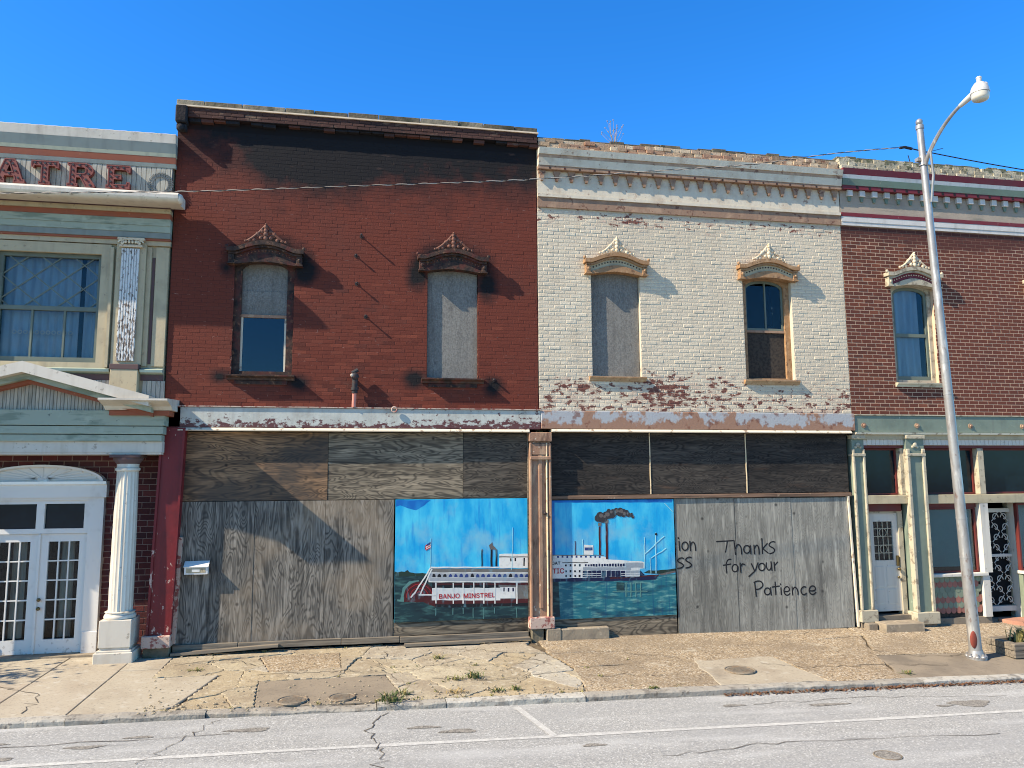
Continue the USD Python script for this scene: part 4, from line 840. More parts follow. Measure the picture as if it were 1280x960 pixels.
for k, cx in enumerate((PC + 1.42, PC - 1.42)):
    cy = -.12; c = MB().lathe([(.178, .93, 1), (.18, 1.3, 1), (.175, 2.2, 1), (.16, 3.12, 1)], (cx, cy, 0), 120, 20, .007).build('column', 'theatre_white', thr, smooth=40)
    MB().lathe([(.163, 3.12), (.185, 3.14), (.185, 3.17), (.163, 3.18), (.165, 3.24)], (cx, cy, 0), 40).build('column_neck', 'theatre_white', c, smooth=40)
    MB().lathe([(.168, 3.24), (.225, 3.31), (.225, 3.34)], (cx, cy, 0), 40).box(cx - .225, cx + .225, cy - .225, cy + .225, 3.342, 3.388).build('column_capital', 'purple_brown', c, smooth=30)
    MB().lathe([(.228, .82), (.236, .845), (.226, .875), (.21, .885), (.21, .91), (.225, .92), (.2, .932)], (cx, cy, 0), 40).build('column_base', 'theatre_white', c, smooth=40)
    MB().box(cx - .235, cx + .235, cy - .235, cy + .25, .4, .815, b=.008).box(cx - .215, cx + .215, cy - .215, cy + .24, .36, .402).box(cx - .255, cx + .255, cy - .255, cy + .26, .33, .36, b=.006).box(cx - .285, cx + .285, cy - .28, cy + .28, .1, .332, b=.01).build('plinth', 'theatre_white', c)
DB = [(-6.16, -4.24, 0, 3.02)]
MB().xz(wall_poly(TX0, -3.42, .1, 3.42, [(-6.1, -4.3, .1, 2.95)]), .4, .54).build('lower_wall', 'theatre_mortar', thr)
brickwork(thr, 'theatre_brick', [q for q in courses(TX0, -3.3, .12, 3.4, [(-6.16, -4.24, 0, 2.93)], .0985, .215, .012, 41)], .4, .004, 42)
# door set
DY = .3
d = MB().xz(sbox(-6.16, .2, -4.24, 2.7).difference(sbox(-5.93, .19, -4.47, 2.66)), DY, .53).box(-6.17, -5.94, DY - .02, DY + .1, .18, .55, b=.006).box(-4.46, -4.23, DY - .02, DY + .1, .18, .55, b=.006).build('door_surround', 'clean_white', thr)
MB().prof([(DY - .03, 2.70), (DY - .03, 2.9), (DY - .07, 2.92), (DY - .09, 2.965), (.53, 2.965), (.53, 2.70)], -6.2, -4.2).build('door_entablature', 'clean_white', d)
am = [(PC + .95 * math.cos(a), 2.967 + .27 * math.sin(a)) for a in np.linspace(0, math.pi, 30)]; ai = [(PC + .89 * math.cos(a), 2.967 + .235 * math.sin(a)) for a in np.linspace(0, math.pi, 30)]
MB().xz(Polygon(am + ai[::-1]), DY - .07, .53).build('fan_rim', 'clean_white', d); MB().xz(Polygon(ai), DY + .0, .53).build('fan_panel', 'clean_white', d)
for a in np.linspace(.25, math.pi - .25, 11): MB().xz(LineString([(PC + .12 * math.cos(a), 2.97 + .04 * math.sin(a) + .02), (PC + .84 * math.cos(a), 2.967 + .215 * math.sin(a))]).buffer(.012), DY - .015, DY + .002).build('fan_rib', 'clean_white', d)
MB().ball((PC, DY, 2.985), (.09, .03, .05)).build('fan_shell', 'clean_white', d)
MB().xz(sbox(-5.93, 2.12, -4.47, 2.66).difference(sbox(-5.86, 2.2, -5.26, 2.6).union(sbox(-5.14, 2.2, -4.54, 2.6))), DY + .03, DY + .16).build('transom', 'clean_white', d)
for a, b_ in ((-5.859, -5.261), (-5.139, -4.541)): MB().xz(sbox(a, 2.201, b_, 2.599), DY + .08, DY + .084).build('transom_pane', 'dark_pane', d)
for sg, (x0, x1) in ((-1, (-5.925, -5.21)), (1, (-5.19, -4.475))):
    gx0, gx1 = (x0 + .13, x1 - .12); leaf = MB().xz(sbox(x0, .22, x1, 2.115).difference(sbox(gx0, .44, gx1, 1.99)), DY + .06, DY + .11).build('door', 'clean_white', thr, label='white glazed door leaf ' + ('on the right with brass knobs' if sg > 0 else 'on the left'))
    for k in (1, 2): bx('muntin', 'clean_white', leaf, gx0 + (gx1 - gx0) * k / 3 - .01, gx0 + (gx1 - gx0) * k / 3 + .01, DY + .062, DY + .1, .441, 1.989)
    for k in (1, 2, 3, 4): bx('muntin', 'clean_white', leaf, gx0 + .001, gx1 - .001, DY + .065, DY + .097, .44 + 1.55 * k / 5 - .01, .44 + 1.55 * k / 5 + .01)
    for i in range(3):
        for j in range(5):
            bx('pane', 'glass', leaf, gx0 + (gx1 - gx0) * i / 3 + .011, gx0 + (gx1 - gx0) * (i + 1) / 3 - .011, DY + .08, DY + .083, .44 + 1.55 * j / 5 + .011, .44 + 1.55 * (j + 1) / 5 - .011)
    curtain(gx0 + .14, gx1 - .12, .44, 2.0, DY + .25, .015, .09, 'curtain_cream', leaf)
    if sg > 0:
        for zz in (1.07, .93): MB().ball((x0 + .05, DY + .02, zz), (.03, .03, .03), 2).tube([(x0 + .05, DY + .06, zz), (x0 + .05, DY + .02, zz)], .015).build('knob', 'brass', leaf, smooth=True)
bx('backing', 'unlit_black', thr, -6.1, -4.3, DY + .34, DY + .35, .1, 2.9)  # added black sheet in place of the dark hall behind the doors
bx('astragal', 'clean_white', thr, -5.212, -5.175, DY + .04, DY + .06, .22, 2.11); bx('threshold', 'concrete_block', thr, -6.2, -4.2, .12, .6, .1, .215)

# theatre sign letters
sign = thing('theatre_sign', 'dark red marquee letters spelling ATRE with bulb sockets on the theatre frieze', 'sign', (-4.7, -.06, 7.8))


def letter(name, x0, x1, poly, dots):
    h = .395; z0 = 7.85; W_ = x1 - x0
    P2 = affinity.affine_transform(poly, [W_, 0, 0, h, x0, z0])
    p = MB().xz(P2, -.16, -.066).build(name, 'letter_red', sign)
    MB().xz(P2.buffer(.008, join_style=2).difference(P2.buffer(-.008, join_style=2)), -.166, -.161).build('letter_edge', 'letter_red', p)
    for a, b_ in dots: MB().tube([(x0 + a * W_, -.172, z0 + b_ * h), (x0 + a * W_, -.158, z0 + b_ * h)], .019, 10).build('bulb_socket', 'socket', p)


A_ = Polygon([(0, 0), (.34, 0), (.34, .12), (.3, .12), (.34, .3), (.66, .3), (.70, .12), (.66, .12), (.66, 0), (1, 0), (1, .12), (.93, .12), (.66, 1), (.34, 1), (.07, .12), (0, .12)]).difference(Polygon([(.39, .45), (.61, .45), (.5, .82)]))
T_ = Polygon([(.3, 0), (.7, 0), (.7, .1), (.62, .1), (.62, .82), (.92, .82), (.92, .74), (1, .74), (1, 1), (0, 1), (0, .74), (.08, .74), (.08, .82), (.38, .82), (.38, .1), (.3, .1)])
R_ = Polygon([(0, 0), (.36, 0), (.36, .1), (.3, .1), (.3, .4), (.46, .4), (.68, 0), (1, 0), (.98, .1), (.74, .44)] + [(.62 + .3 * math.cos(a), .71 + .29 * math.sin(a)) for a in np.linspace(-1.1, math.pi / 2, 10)] + [(0, 1), (0, .9), (.08, .9), (.08, .1), (0, .1)]).buffer(0).difference(Polygon([(.3, .55), (.58, .55), (.66, .62), (.66, .78), (.58, .85), (.3, .85)]))
E_ = Polygon([(0, 0), (1, 0), (1, .28), (.9, .28), (.86, .16), (.3, .16), (.3, .42), (.62, .42), (.62, .58), (.3, .58), (.3, .84), (.86, .84), (.9, .74), (1, .74), (1, 1), (0, 1), (0, .88), (.08, .88), (.08, .12), (0, .12)])
letter('letter_a', -6.06, -5.6, A_, [(.5, .92), (.4, .8), (.6, .8), (.3, .5), (.7, .5), (.5, .38), (.2, .2), (.8, .2)])
letter('letter_t', -5.5, -5.1, T_, [(.12, .91), (.32, .91), (.5, .91), (.68, .91), (.88, .91), (.5, .7), (.5, .5), (.5, .3), (.5, .1)])
letter('letter_r', -4.95, -4.53, R_, [(.18, .92), (.42, .92), (.66, .92), (.18, .7), (.18, .48), (.18, .26), (.18, .07), (.8, .78), (.76, .55), (.46, .47), (.68, .3), (.84, .07)])
letter('letter_e', -4.35, -3.99, E_, [(.18, .92), (.45, .92), (.72, .92), (.18, .7), (.18, .5), (.45, .5), (.18, .28), (.18, .08), (.45, .08), (.72, .08)])
for x0, nm, pl_ in ((-6.66, 'letter_e', E_), (-7.25, 'letter_h', Polygon([(0, 0), (.3, 0), (.3, .42), (.7, .42), (.7, 0), (1, 0), (1, 1), (.7, 1), (.7, .58), (.3, .58), (.3, 1), (0, 1)])), (-7.85, 'letter_t', T_)): letter(nm, x0, x0 + .42, pl_, [])
wr = MB(); c0 = np.array([-3.52, 8.0])
for k in range(26):
    a = k * 2 * math.pi / 26; q0 = c0 + .165 * np.array([math.cos(a), math.sin(a)])
    th = np.linspace(0, 4, 7); wr.tube([(q0[0] + .04 * math.cos(t + a), -.072, q0[1] + .04 * math.sin(t + a)) for t in th], .007, 5)
wr.build('wreath_outline', 'wreath_line', thr)

# ================================================================== RIGHT BUILDING
rgt = thing('brick_building', 'red-brown brick building with pale mortar, green shopfront and striped maroon cornice', 'building', (12.5, 0, .08))
RX0, RX1 = 9.42, 17.2
RGH = [(10.46, 11.44, 4.84, 6.98), (13.76, 14.74, 4.84, 6.98)]
MB().xz(wall_poly(RX0, RX1, 4.18, 9.2, RGH), 0, .3).build('wall', 'right_mortar', rgt)
shell(rgt, RX0, RX1, 9.5, 'right_mortar')
brickwork(rgt, 'right_brick', courses(RX0, RX1, 4.185, 8.02, RGH, .0745, .205, .0115, 51), 0, .0024, 52, rag=.0005, ch=.002)
cornice(rgt, RX0 + .002, RX1, [('maroon_band', 'cornice_maroon', 9.065, 9.19, .19, .03), ('white_band', 'cornice_white', 8.985, 9.063, .16, .02), ('green_band', 'cornice_green', 8.85, 8.983, .15, .02), ('maroon_rail', 'cornice_maroon', 8.77, 8.848, .12),
                        ('frieze', 'cornice_grey', 8.3, 8.768, .02), ('maroon_ledge', 'cornice_maroon', 8.22, 8.298, .05), ('white_course', 'cornice_white', 8.11, 8.218, .045), ('white_course', 'cornice_white', 8.035, 8.108, .035)])
x = 9.62
while x < RX1:
    MB().box(x - .06, x + .06, -.085, -.019, 8.645, 8.768, b=.006).build('bracket', 'cornice_white', rgt); MB().xz(Polygon([(x - .045, 8.643), (x + .045, 8.643), (x + .028, 8.58), (x + .022, 8.54), (x - .022, 8.54), (x - .028, 8.58)]), -.05, -.019).build('bracket_drop', 'cornice_green', rgt)
    MB().box(x + .115, x + .165, -.124, -.115, 8.785, 8.84).build('rail_gap', 'soot_stone', rgt); x += .283
r = np.random.default_rng(9)
for row, (z0, z1, y0) in enumerate(((9.192, 9.28, -.12), (9.282, 9.37, -.09), (9.372, 9.46, -.05), (9.462, 9.54, .02))):
    x = RX0 + .004
    while x < RX1:
        w = min(r.uniform(.16, .3), RX1 - x); bx('parapet_stone', 'lichen_stone', rgt, x, x + w - .006, y0 + r.uniform(-.02, .03), .3, z0, z1 - .002 - r.uniform(0, .04) * (row == 3), b=.008); x += w
GRN = ('shop_cream', 'cornice_maroon', 'ornament_white', 'ornament_white')
for k, xc in enumerate((10.95, 14.25)):
    hood(rgt, xc, 1.26, 7.07, GRN, proud=.13, label='cream window hood with white crest' if k == 0 else None); sill(rgt, xc - .52, xc + .56, 4.745, 4.838, 'shop_cream', .09)
    w = MB().xz(sbox(xc - .489, 4.842, xc + .489, 6.978).difference(arch(xc - .4, xc + .4, 4.9, 6.83, .15)), .08, .24).build('window', 'cornice_green' if k else 'shop_cream', rgt)
    MB().xz(arch(xc - .399, xc + .399, 4.9, 6.828, .15).difference(arch(xc - .345, xc + .345, 5.86, 6.77, .12).union(sbox(xc - .345, 4.98, xc + .345, 5.79))), .11, .16).build('sash', 'window_trim', w)
    MB().xz(sbox(xc - .345, 4.98, xc + .345, 5.79).union(sbox(xc - .345, 5.86, xc + .345, 6.76)), .135, .139).build('pane', 'glass', w); curtain(xc - .44, xc + .25, 4.9, 6.85, .2, .012, .16, 'curtain_blue', w)
    MB().xz(sbox(xc - .45, 4.86, xc + .45, 6.9), .6, .61).build('backing', 'interior_dark', w)
bm = MB().box(9.41, RX1, -.09, .3, 3.825, 4.155, b=.008).build('shopfront_beam', 'shop_green', rgt)
for x in (9.6, 10.78, 12.0, 13.22, 14.4):
    MB().tube([(x, -.09, 3.96), (x, -.105, 3.96)], .05, 14).ball((x, -.108, 3.96), (.024, .02, .024)).build('rosette', 'tan_iron', bm, smooth=30)
cornice(rgt, 9.41, RX1, [('beam_moulding', 'bright_trim', 3.785, 3.822, .13, .03), ('tan_fascia', 'theatre_tan', 3.69, 3.783, .05), ('beam_cap', 'shop_cream', 4.157, 4.178, .11)])
x = 9.7
while x < RX1:
    MB().box(x, x + .085, -.03, -.003, 3.58, 3.688).build('dentil', 'shop_white', rgt); x += .092
bx('dentil_backing', 'shop_white', rgt, 9.41, RX1, -.012, .2, 3.575, 3.687)
bx('shadow_bead', 'shop_red', rgt, 9.41, RX1, -.005, .1, 3.52, 3.573)  # dark red bead below the dentils


def pilaster(x0, x1, zb, p):
    m = MB().box(x0, x1, -p + .03, .14, zb + .3, 3.73).build('iron_pilaster', 'shop_green', rgt)
    e = (x1 - x0) * .16
    for a, b_ in ((x0 - .006, x0 + e), (x1 - e, x1 + .006)): MB().box(a, b_, -p - .004, 0, zb + .3, 3.5, b=.01).build('edge_moulding', 'shop_cream', m)
    MB().box(x0 - .012, x1 + .012, -p - .012, .1, 3.36, 3.41, b=.008).build('moulding', 'shop_cream', m); MB().box(x0 - .012, x1 + .012, -p - .016, .1, 3.7, 3.775, b=.008).build('moulding', 'shop_cream', m)
    MB().ball(((x0 + x1) / 2, -p + .02, 3.58), (.05, .025, .05)).ball(((x0 + x1) / 2 - .05, -p + .025, 3.54), (.03, .02, .03)).ball(((x0 + x1) / 2 + .05, -p + .025, 3.54), (.03, .02, .03)).build('leaf_ornament', 'shop_cream', m)
    MB().box(x0 - .05, x1 + .05, -p - .05, .12, zb + .08, zb + .3, b=.01).build('pilaster_base', 'shop_cream', m); MB().box(x0 - .02, x1 + .02, -p + .01, .12, -.1, zb + .078, b=.01).build('foundation_stone', 'dark_concrete', m)


pilaster(9.36, 9.62, .13, .05); pilaster(10.5, 10.9, .06, .12)
pilaster(14.9, 15.3, .0, .12)
# transoms
def glazed(x0, x1, z0, z1, y, m, label=None, t=.035, gl='glass_dusty', name='window'):
    w = MB().xz(sbox(x0, z0, x1, z1).difference(sbox(x0 + t, z0 + t, x1 - t, z1 - t)), y - .03, y + .05).build(name, m, rgt, label=label)
    MB().xz(sbox(x0 + t, z0 + t, x1 - t, z1 - t), y, y + .004).build('pane', gl if gl != 'glass_dusty' else 'dark_pane', w); return w


glazed(9.63, 10.42, 2.6, 3.515, .14, 'shop_red', 'small transom window above the white door'); glazed(10.905, 12.18, 2.6, 3.515, .14, 'shop_red', 'transom window behind the lamp pole'); glazed(12.32, 14.85, 2.6, 3.515, .14, 'shop_red', 'transom window above the shop entrance')
bx('transom_post', 'shop_cream', rgt, 12.185, 12.315, -.02, .18, 2.602, 3.515); bx('transom_post', 'shop_cream', rgt, 10.425, 10.498, .0, .18, 2.602, 3.515)
MB().box(9.63, 10.49, -.05, .2, 2.43, 2.596, b=.006).build('transom_rail', 'theatre_tan', rgt); MB().box(10.91, 14.89, -.05, .25, 2.42, 2.594, b=.006).build('transom_rail', 'theatre_tan', rgt)
bx('red_header', 'shop_red', rgt, 9.65, 10.42, .06, .2, 2.28, 2.428); bx('red_header', 'shop_red', rgt, 10.92, 12.1, .04, .2, 2.34, 2.418)
# white door with leaded glass
dr = MB().xz(sbox(9.74, .36, 10.36, 2.24).difference(sbox(9.83, 1.33, 10.25, 2.08)), .13, .18).build('door', 'shop_white', rgt, label='white door with leaded glass beside the green pilasters')
MB().xz(sbox(9.64, .3, 10.46, 2.3).difference(sbox(9.738, .3, 10.362, 2.245)), .1, .25).build('door_frame', 'shop_cream', dr)
ld = MB(); cl = sbox(9.832, 1.332, 10.248, 2.078)
for xx in (9.93, 10.04, 10.15): ld.xz(LineString([(xx, 1.3), (xx, 2.1)]).buffer(.007).intersection(cl), .142, .152)
for zz in (1.47, 1.62, 1.79, 1.94): ld.xz(LineString([(9.8, zz), (10.3, zz)]).buffer(.007).intersection(cl), .144, .154)
for zz in (1.545, 1.865): ld.xz(Point(10.04, zz).buffer(.085).difference(Point(10.04, zz).buffer(.073)), .14, .15)
ld.build('leading', 'shop_cream', dr); MB().xz(cl, .155, .158).build('pane', 'glass', dr)
for a, b_ in ((9.81, 10.02), (10.06, 10.28)):
    for z0, z1 in ((.5, .78), (.82, 1.22)): MB().box(a, b_, .122, .135, z0, z1, b=.008).build('door_panel', 'shop_white', dr)
MB().box(10.285, 10.335, .09, .128, 1.22, 1.42, b=.008).build('lock_plate', 'brass', dr); MB().ball((10.31, .08, 1.16), (.032, .032, .032), 2).build('knob', 'brass', dr, smooth=True); MB().ball((10.31, .1, 1.0), (.025, .02, .025), 2).build('deadbolt', 'brass', dr, smooth=True)
bx('door_sill', 'dark_concrete', rgt, 9.62, 10.47, .0, .25, .1, .298)
bx('backing', 'unlit_black', rgt, 9.6, 10.5, .4, .42, .1, 2.6)
# display window, bulkhead of scalloped shingles
dw = glazed(10.93, 12.1, 1.06, 2.335, .1, 'shop_red', 'display window with lowered teal blind', gl='glass')
bl = MB()
for k in range(40): bl.hexa([(x, y + (.006 if z > 0 else 0), 1.17 + k * .028 + (.03 if z else 0)) for x in (10.97, 12.06) for y in (.14, .142) for z in (0, 1)])
bl.build('blind', 'blind_teal', dw)
MB().box(10.9, 12.2, -.06, .2, .995, 1.055, b=.008).build('window_ledge', 'shop_white', rgt)
bh = MB().box(10.9, 12.08, .05, .16, .2, .992).build('bulkhead', 'dark_board', rgt)
for row in range(7):
    zt = .985 - row * .1; pk = row in (1, 2, 4, 6) and row != 2
    n = 10
    for k in range(n):
        xc = 10.95 + (k + (.5 if row % 2 else 0)) * .118
        if xc + .056 > 12.08: continue
        sh = Polygon([(xc - .056, zt + .04), (xc - .056, zt - .055)] + [(xc + .056 * math.cos(a), zt - .055 + .05 * math.sin(a)) for a in np.linspace(math.pi, 2 * math.pi, 9)] + [(xc + .056, zt - .055), (xc + .056, zt + .04)])
        MB().xz(sh.intersection(sbox(10.9, .2, 12.1, .99)), .018 + .003 * row - .002 * (k % 2), .05).build('shingle', 'scallop_pink' if pk else 'scallop_green', bh)
bx('corner_post', 'shop_white', rgt, 12.12, 12.3, -.05, .16, 1.058, 2.415); bx('corner_post', 'shop_white', rgt, 12.085, 12.24, -.03, .14, .2, .99); bx('bulkhead_base', 'dark_concrete', rgt, 10.9, 12.24, .0, .2, -.05, .199)
# recessed entrance
RY = .32
MB().box(12.24, 12.3, .165, RY + .1, .1, 2.42).build('recess_side', 'shop_white', rgt)
x1_ = at(1281, 700, .1)[0] - .12
gx0, gx1 = at(1229, 700, RY)[0], at(1264, 700, RY)[0]; gz0, gz1 = at(1250, 757, RY)[2], at(1250, 640, RY)[2]
bx('recess_wall', 'shop_cream', rgt, 12.3, gx0 - .08, RY + .02, RY + .1, -.05, 2.429); bx('recess_wall', 'shop_cream', rgt, gx1 + .08, x1_ + .004, RY + .02, RY + .1, -.05, 2.429); bx('recess_ceiling', 'shop_cream', rgt, 12.3, 15.0, .251, RY + .1, 2.43, 2.5)
gd = MB().xz(sbox(gx0 - .08, gz0 - .1, gx1 + .08, gz1 + .08).difference(sbox(gx0, gz0, gx1, gz1)), RY - .05, RY + .08).build('security_door', 'shop_white', rgt, label='white scrollwork security door in the recessed entrance')
sc = MB(); W2 = gx1 - gx0; H2 = gz1 - gz0
for i in range(3):
    for j in range(9):
        cx, cz = gx0 + W2 * (i + .5) / 3, gz0 + H2 * (j + .5) / 9; sg = 1 if (i + j) % 2 else -1; th = np.linspace(0, 5.6, 16)
        sc.tube([(cx + sg * (.085 - .012 * t) * math.cos(t), RY - .02, cz + (.095 - .013 * t) * math.sin(t)) for t in th], .009, 5)
        sc.tube([(cx - sg * .09, RY - .022, cz - .08), (cx, RY - .022, cz + .01), (cx + sg * .08, RY - .022, cz + .11)], .008, 5)
sc.build('scrollwork', 'shop_white', gd); MB().xz(sbox(gx0, gz0 + H2 * .52, gx1, gz0 + H2 * .55), RY - .035, RY).build('lock_rail', 'shop_white', gd)
MB().xz(sbox(gx0 - .02, gz0, gx1 + .02, gz1), RY + .06, RY + .065).build('backing', 'unlit_black', gd)
MB().box(gx1 + .16, gx1 + .2, RY - .02, RY + .02, gz0 + 1.15, gz0 + 1.35, b=.006).build('mail_slot', 'iron', rgt)
rw = glazed(x1_, 14.88, 1.06, 2.4, .1, 'shop_red', 'display window right of the entrance', gl='glass'); bx('blind', 'blind_teal', rw, x1_ + .05, 14.83, .22, .225, 1.1, 2.36)
bx('bulkhead', 'scallop_green', rgt, x1_, 14.88, .05, .16, .05, .99); MB().box(x1_ - .03, 14.89, -.04, .2, .995, 1.055).build('window_ledge', 'shop_white', rgt); bx('recess_side', 'shop_white', rgt, x1_ + .005, x1_ + .05, .165, RY, -.05, 2.415)
bx('backing', 'navy_film', rgt, 9.6, 14.9, .3, .31, 2.601, 3.6); bx('backing', 'interior_dark', rgt, 10.9, 12.2, .45, .46, .1, 2.42)
bx('recess_floor', 'dark_concrete', rgt, 12.31, x1_, .13, RY + .02, -.1, .11)
bx('shopfront_wall', 'right_mortar', rgt, 15.31, RX1, .0, .3, -.3, 3.83)

# ------------------------------------------------------------------ things along the wall
pad = thing('entrance_ramp', 'salmon painted concrete ramp at the recessed shop entrance', 'ramp', (13, 0, .06))
pts = [(12.55, .1), (12.6, -.12), (12.75, -.28), (13.0, -.36), (15, -.42), (15, .12)]
MB().xy(Polygon(pts).buffer(.06), -.1, .13).build('slab', 'salmon_paving', pad)
st = thing('door_step', 'grey concrete doorstep in front of the white leaded door', 'step', (9.95, -.25, .1))
MB().box(9.58, 10.4, -.42, -.06, .02, .225, b=.012).build('block', 'concrete_block', st)
st = thing('small_block', 'small concrete block left of the white door step', 'block', (9.45, -.2, .1)); MB().box(9.36, 9.56, -.22, -.06, .0, .21, b=.014).build('block', 'dark_concrete', st)
st = thing('concrete_block', 'long low concrete block lying beside the tan pier base', 'block', (3.7, -.1, .16))
MB().box(3.16, 3.42, -.15, .0, .14, .36, b=.016).box(3.425, 4.3, -.14, .0, .14, .345, b=.014).build('block', 'concrete_block', st)
for nm, lab, pts in (('loose_plank', 'loose grey plank on the pavement under the mailbox', [(-3.0, -.1, .19), (-1.35, -.09, .255)]), ('loose_plank', 'loose plank lying on the pavement under the paddle boat mural', [(.7, -.13, .175), (2.86, -.12, .19)])):
    p = thing(nm, lab, 'plank', pts[0]); (xa, ya, za), (xb, yb, zb) = pts
    MB().hexa([(x, y, z + dz) for x, y0, z in ((xa, ya, za), (xb, yb, zb)) for y in (y0 - .06, y0 + .05) for dz in (0, .042)]).build('board', 'weathered_lumber', p)
mbx = thing('mailbox', 'small white metal mailbox hung on the grey plywood', 'mailbox', (-2.68, 0, 1.45))
MB().prof([(-.085, 1.45), (-.085, 1.57), (.015, 1.635), (.015, 1.45)], -2.86, -2.5).build('box', 'clean_white', mbx)
MB().hexa([(x, y, z) for x in (-2.87, -2.485) for y, zz in ((-.105, 1.568), (.012, 1.648)) for z in (zz, zz + .008)]).build('lid', 'clean_white', mbx)
MB().xz(sbox(-2.83, 1.475, -2.53, 1.55), -.089, -.086).build('label_strip', 'theatre_tan', mbx); MB().xz(sbox(-2.74, 1.49, -2.62, 1.53), -.093, -.09).build('name_plate', 'mural_white', mbx)

# ------------------------------------------------------------------ lettering painted on the plywood
def stroke_geo(lines, fx, fy, sc, y, w):
    g = []
    for ln in lines:
        q = [at(fx + u / sc, fy + v / sc, y) for u, v in ln]
        pts = np.array([(a[0], a[2]) for a in q])
        if len(pts) > 2:      # round off
            t = np.linspace(0, len(pts) - 1, 6 * len(pts)); i = np.arange(len(pts))
            from scipy.interpolate import make_interp_spline
            pts = make_interp_spline(i, pts, k=min(3, len(pts) - 1))(t) if len(pts) > 3 else np.stack([np.interp(t, i, pts[:, 0]), np.interp(t, i, pts[:, 1])], 1)
        g.append(LineString(pts).buffer(w))
    return unary_union(g)


circ = lambda x, y, r, ry=None: [(x + r * math.cos(a), y + (ry or r) * math.sin(a)) for a in np.linspace(0, 2 * math.pi, 11)]
words = {
    'painted_word': [[[(218, 520), (285, 516)], [(262, 520), (255, 563)], [(290, 516), (296, 573)], [(296, 548), (308, 532), (318, 545), (321, 571)], circ(343, 552, 13, 16), [(357, 537), (360, 570)], [(372, 535), (375, 571)], [(375, 548), (385, 535), (392, 548), (394, 571)], [(405, 508), (408, 569)], [(427, 528), (409, 549)], [(409, 549), (431, 567)], [(459, 522), (441, 524), (436, 537), (452, 547), (457, 560), (438, 570)]],
                     [[(277, 594), (264, 597), (258, 615), (260, 650)], [(246, 618), (276, 613)], circ(294, 630, 12, 15), [(315, 609), (318, 646)], [(318, 622), (325, 612), (334, 615)], [(362, 612), (374, 640)], [(389, 608), (378, 640), (352, 664)], circ(405, 625, 13, 15), [(424, 608), (426, 630), (435, 638), (443, 628), (443, 604)], [(443, 604), (447, 639)], [(456, 606), (459, 640)], [(459, 618), (470, 605)]],
                     [[(375, 688), (382, 746)], [(373, 689), (400, 685), (409, 700), (398, 714), (379, 717)], circ(428, 726, 12, 14), [(441, 711), (444, 741)], [(460, 688), (463, 739)], [(448, 708), (477, 704)], [(484, 711), (486, 739)], [(482, 695), (483, 698)], [(498, 726), (519, 720), (512, 707), (500, 712), (497, 728), (506, 741), (521, 735)], [(530, 708), (533, 741)], [(533, 722), (543, 709), (552, 720), (555, 739)], [(586, 708), (573, 710), (567, 724), (574, 738), (589, 734)], [(602, 723), (627, 717), (619, 704), (605, 709), (602, 726), (612, 738), (629, 730)]]],
    'painted_word_end': [[[(46, 525), (47, 531)], [(47, 548), (48, 554)], [(62, 519), (65, 556)], [(59, 504), (60, 507)], circ(87, 539, 13, 17), [(107, 520), (110, 557)], [(110, 536), (120, 522), (128, 533), (131, 556)]],
                         [[(80, 590), (64, 590), (57, 601), (74, 611), (79, 623), (57, 631)], [(112, 586), (97, 587), (91, 598), (108, 609), (112, 621), (91, 629)]]]}
for lines in words['painted_word']:
    MB().xz(stroke_geo(lines, 830, 520, 3.312, .0118, .0125), .0114, .0121).build('painted_word', 'black_paint', boards[1])
for lines in words['painted_word_end']:
    MB().xz(stroke_geo(lines, 830, 520, 3.312, .0118, .0125), .0114, .0121).build('painted_word', 'black_paint', boards[0])


# ------------------------------------------------------------------ murals (flat paint on flat panels)
class Mural:
    def __init__(s, path, fx, fy, sc, y, clip): s.p, s.fx, s.fy, s.sc, s.y, s.clip, s.n = path, fx, fy, sc, y, clip, 0
    def P(s, u, v): a = at(s.fx + u / s.sc, s.fy + v / s.sc, s.y); return (a[0], a[2])
    def put(s, name, m, geo, lift=None):
        s.n += 1; geo = s.wobble(geo).intersection(s.clip) if not isinstance(geo, trimesh.Trimesh) else geo
        h = (.0003 + .00006 * s.n) if lift is None else lift
        return MB().xz(geo, s.y - h, s.y + .0005).build(name, m, s.p)
    def wobble(s, g):
        f = lambda xs, ys: (xs + .0022 * np.sin(23 * ys + 7 * xs + s.n) + .0018 * np.sin(61 * xs + s.n * 2.1), ys + .0025 * np.sin(19 * xs + 5 * ys + 1.7 * s.n) + .0025 * np.sin(71 * ys + s.n))
        from shapely import transform
        return transform(g.segmentize(.03), lambda c: np.column_stack(f(c[:, 0], c[:, 1]))).buffer(0)
    def poly(s, *uv): return Polygon([s.P(*q) for q in uv]).buffer(0)
    def rect(s, u0, v0, u1, v1): return s.poly((u0, v0), (u1, v0), (u1, v1), (u0, v1))
    def line(s, w, *uv): return LineString([s.P(*q) for q in uv]).buffer(w / 2, cap_style=2)
    def text(s, name, m, txt, u, v, height, width, bold=True):
        t = meshkit.text_mesh(txt, 1.0, .0008, bold=bold); b0, b1 = t.bounds; x, z = s.P(u, v)
        sx = width / (b1[0] - b0[0]); s.n += 1; vv = np.array(t.vertices)
        q = np.stack([x + (vv[:, 0] - b0[0]) * sx, s.y - (.0003 + .00006 * s.n) - vv[:, 2] * .1, z + vv[:, 1] * height], 1)
        MB().add(q, t.faces).build(name, m, s.p)


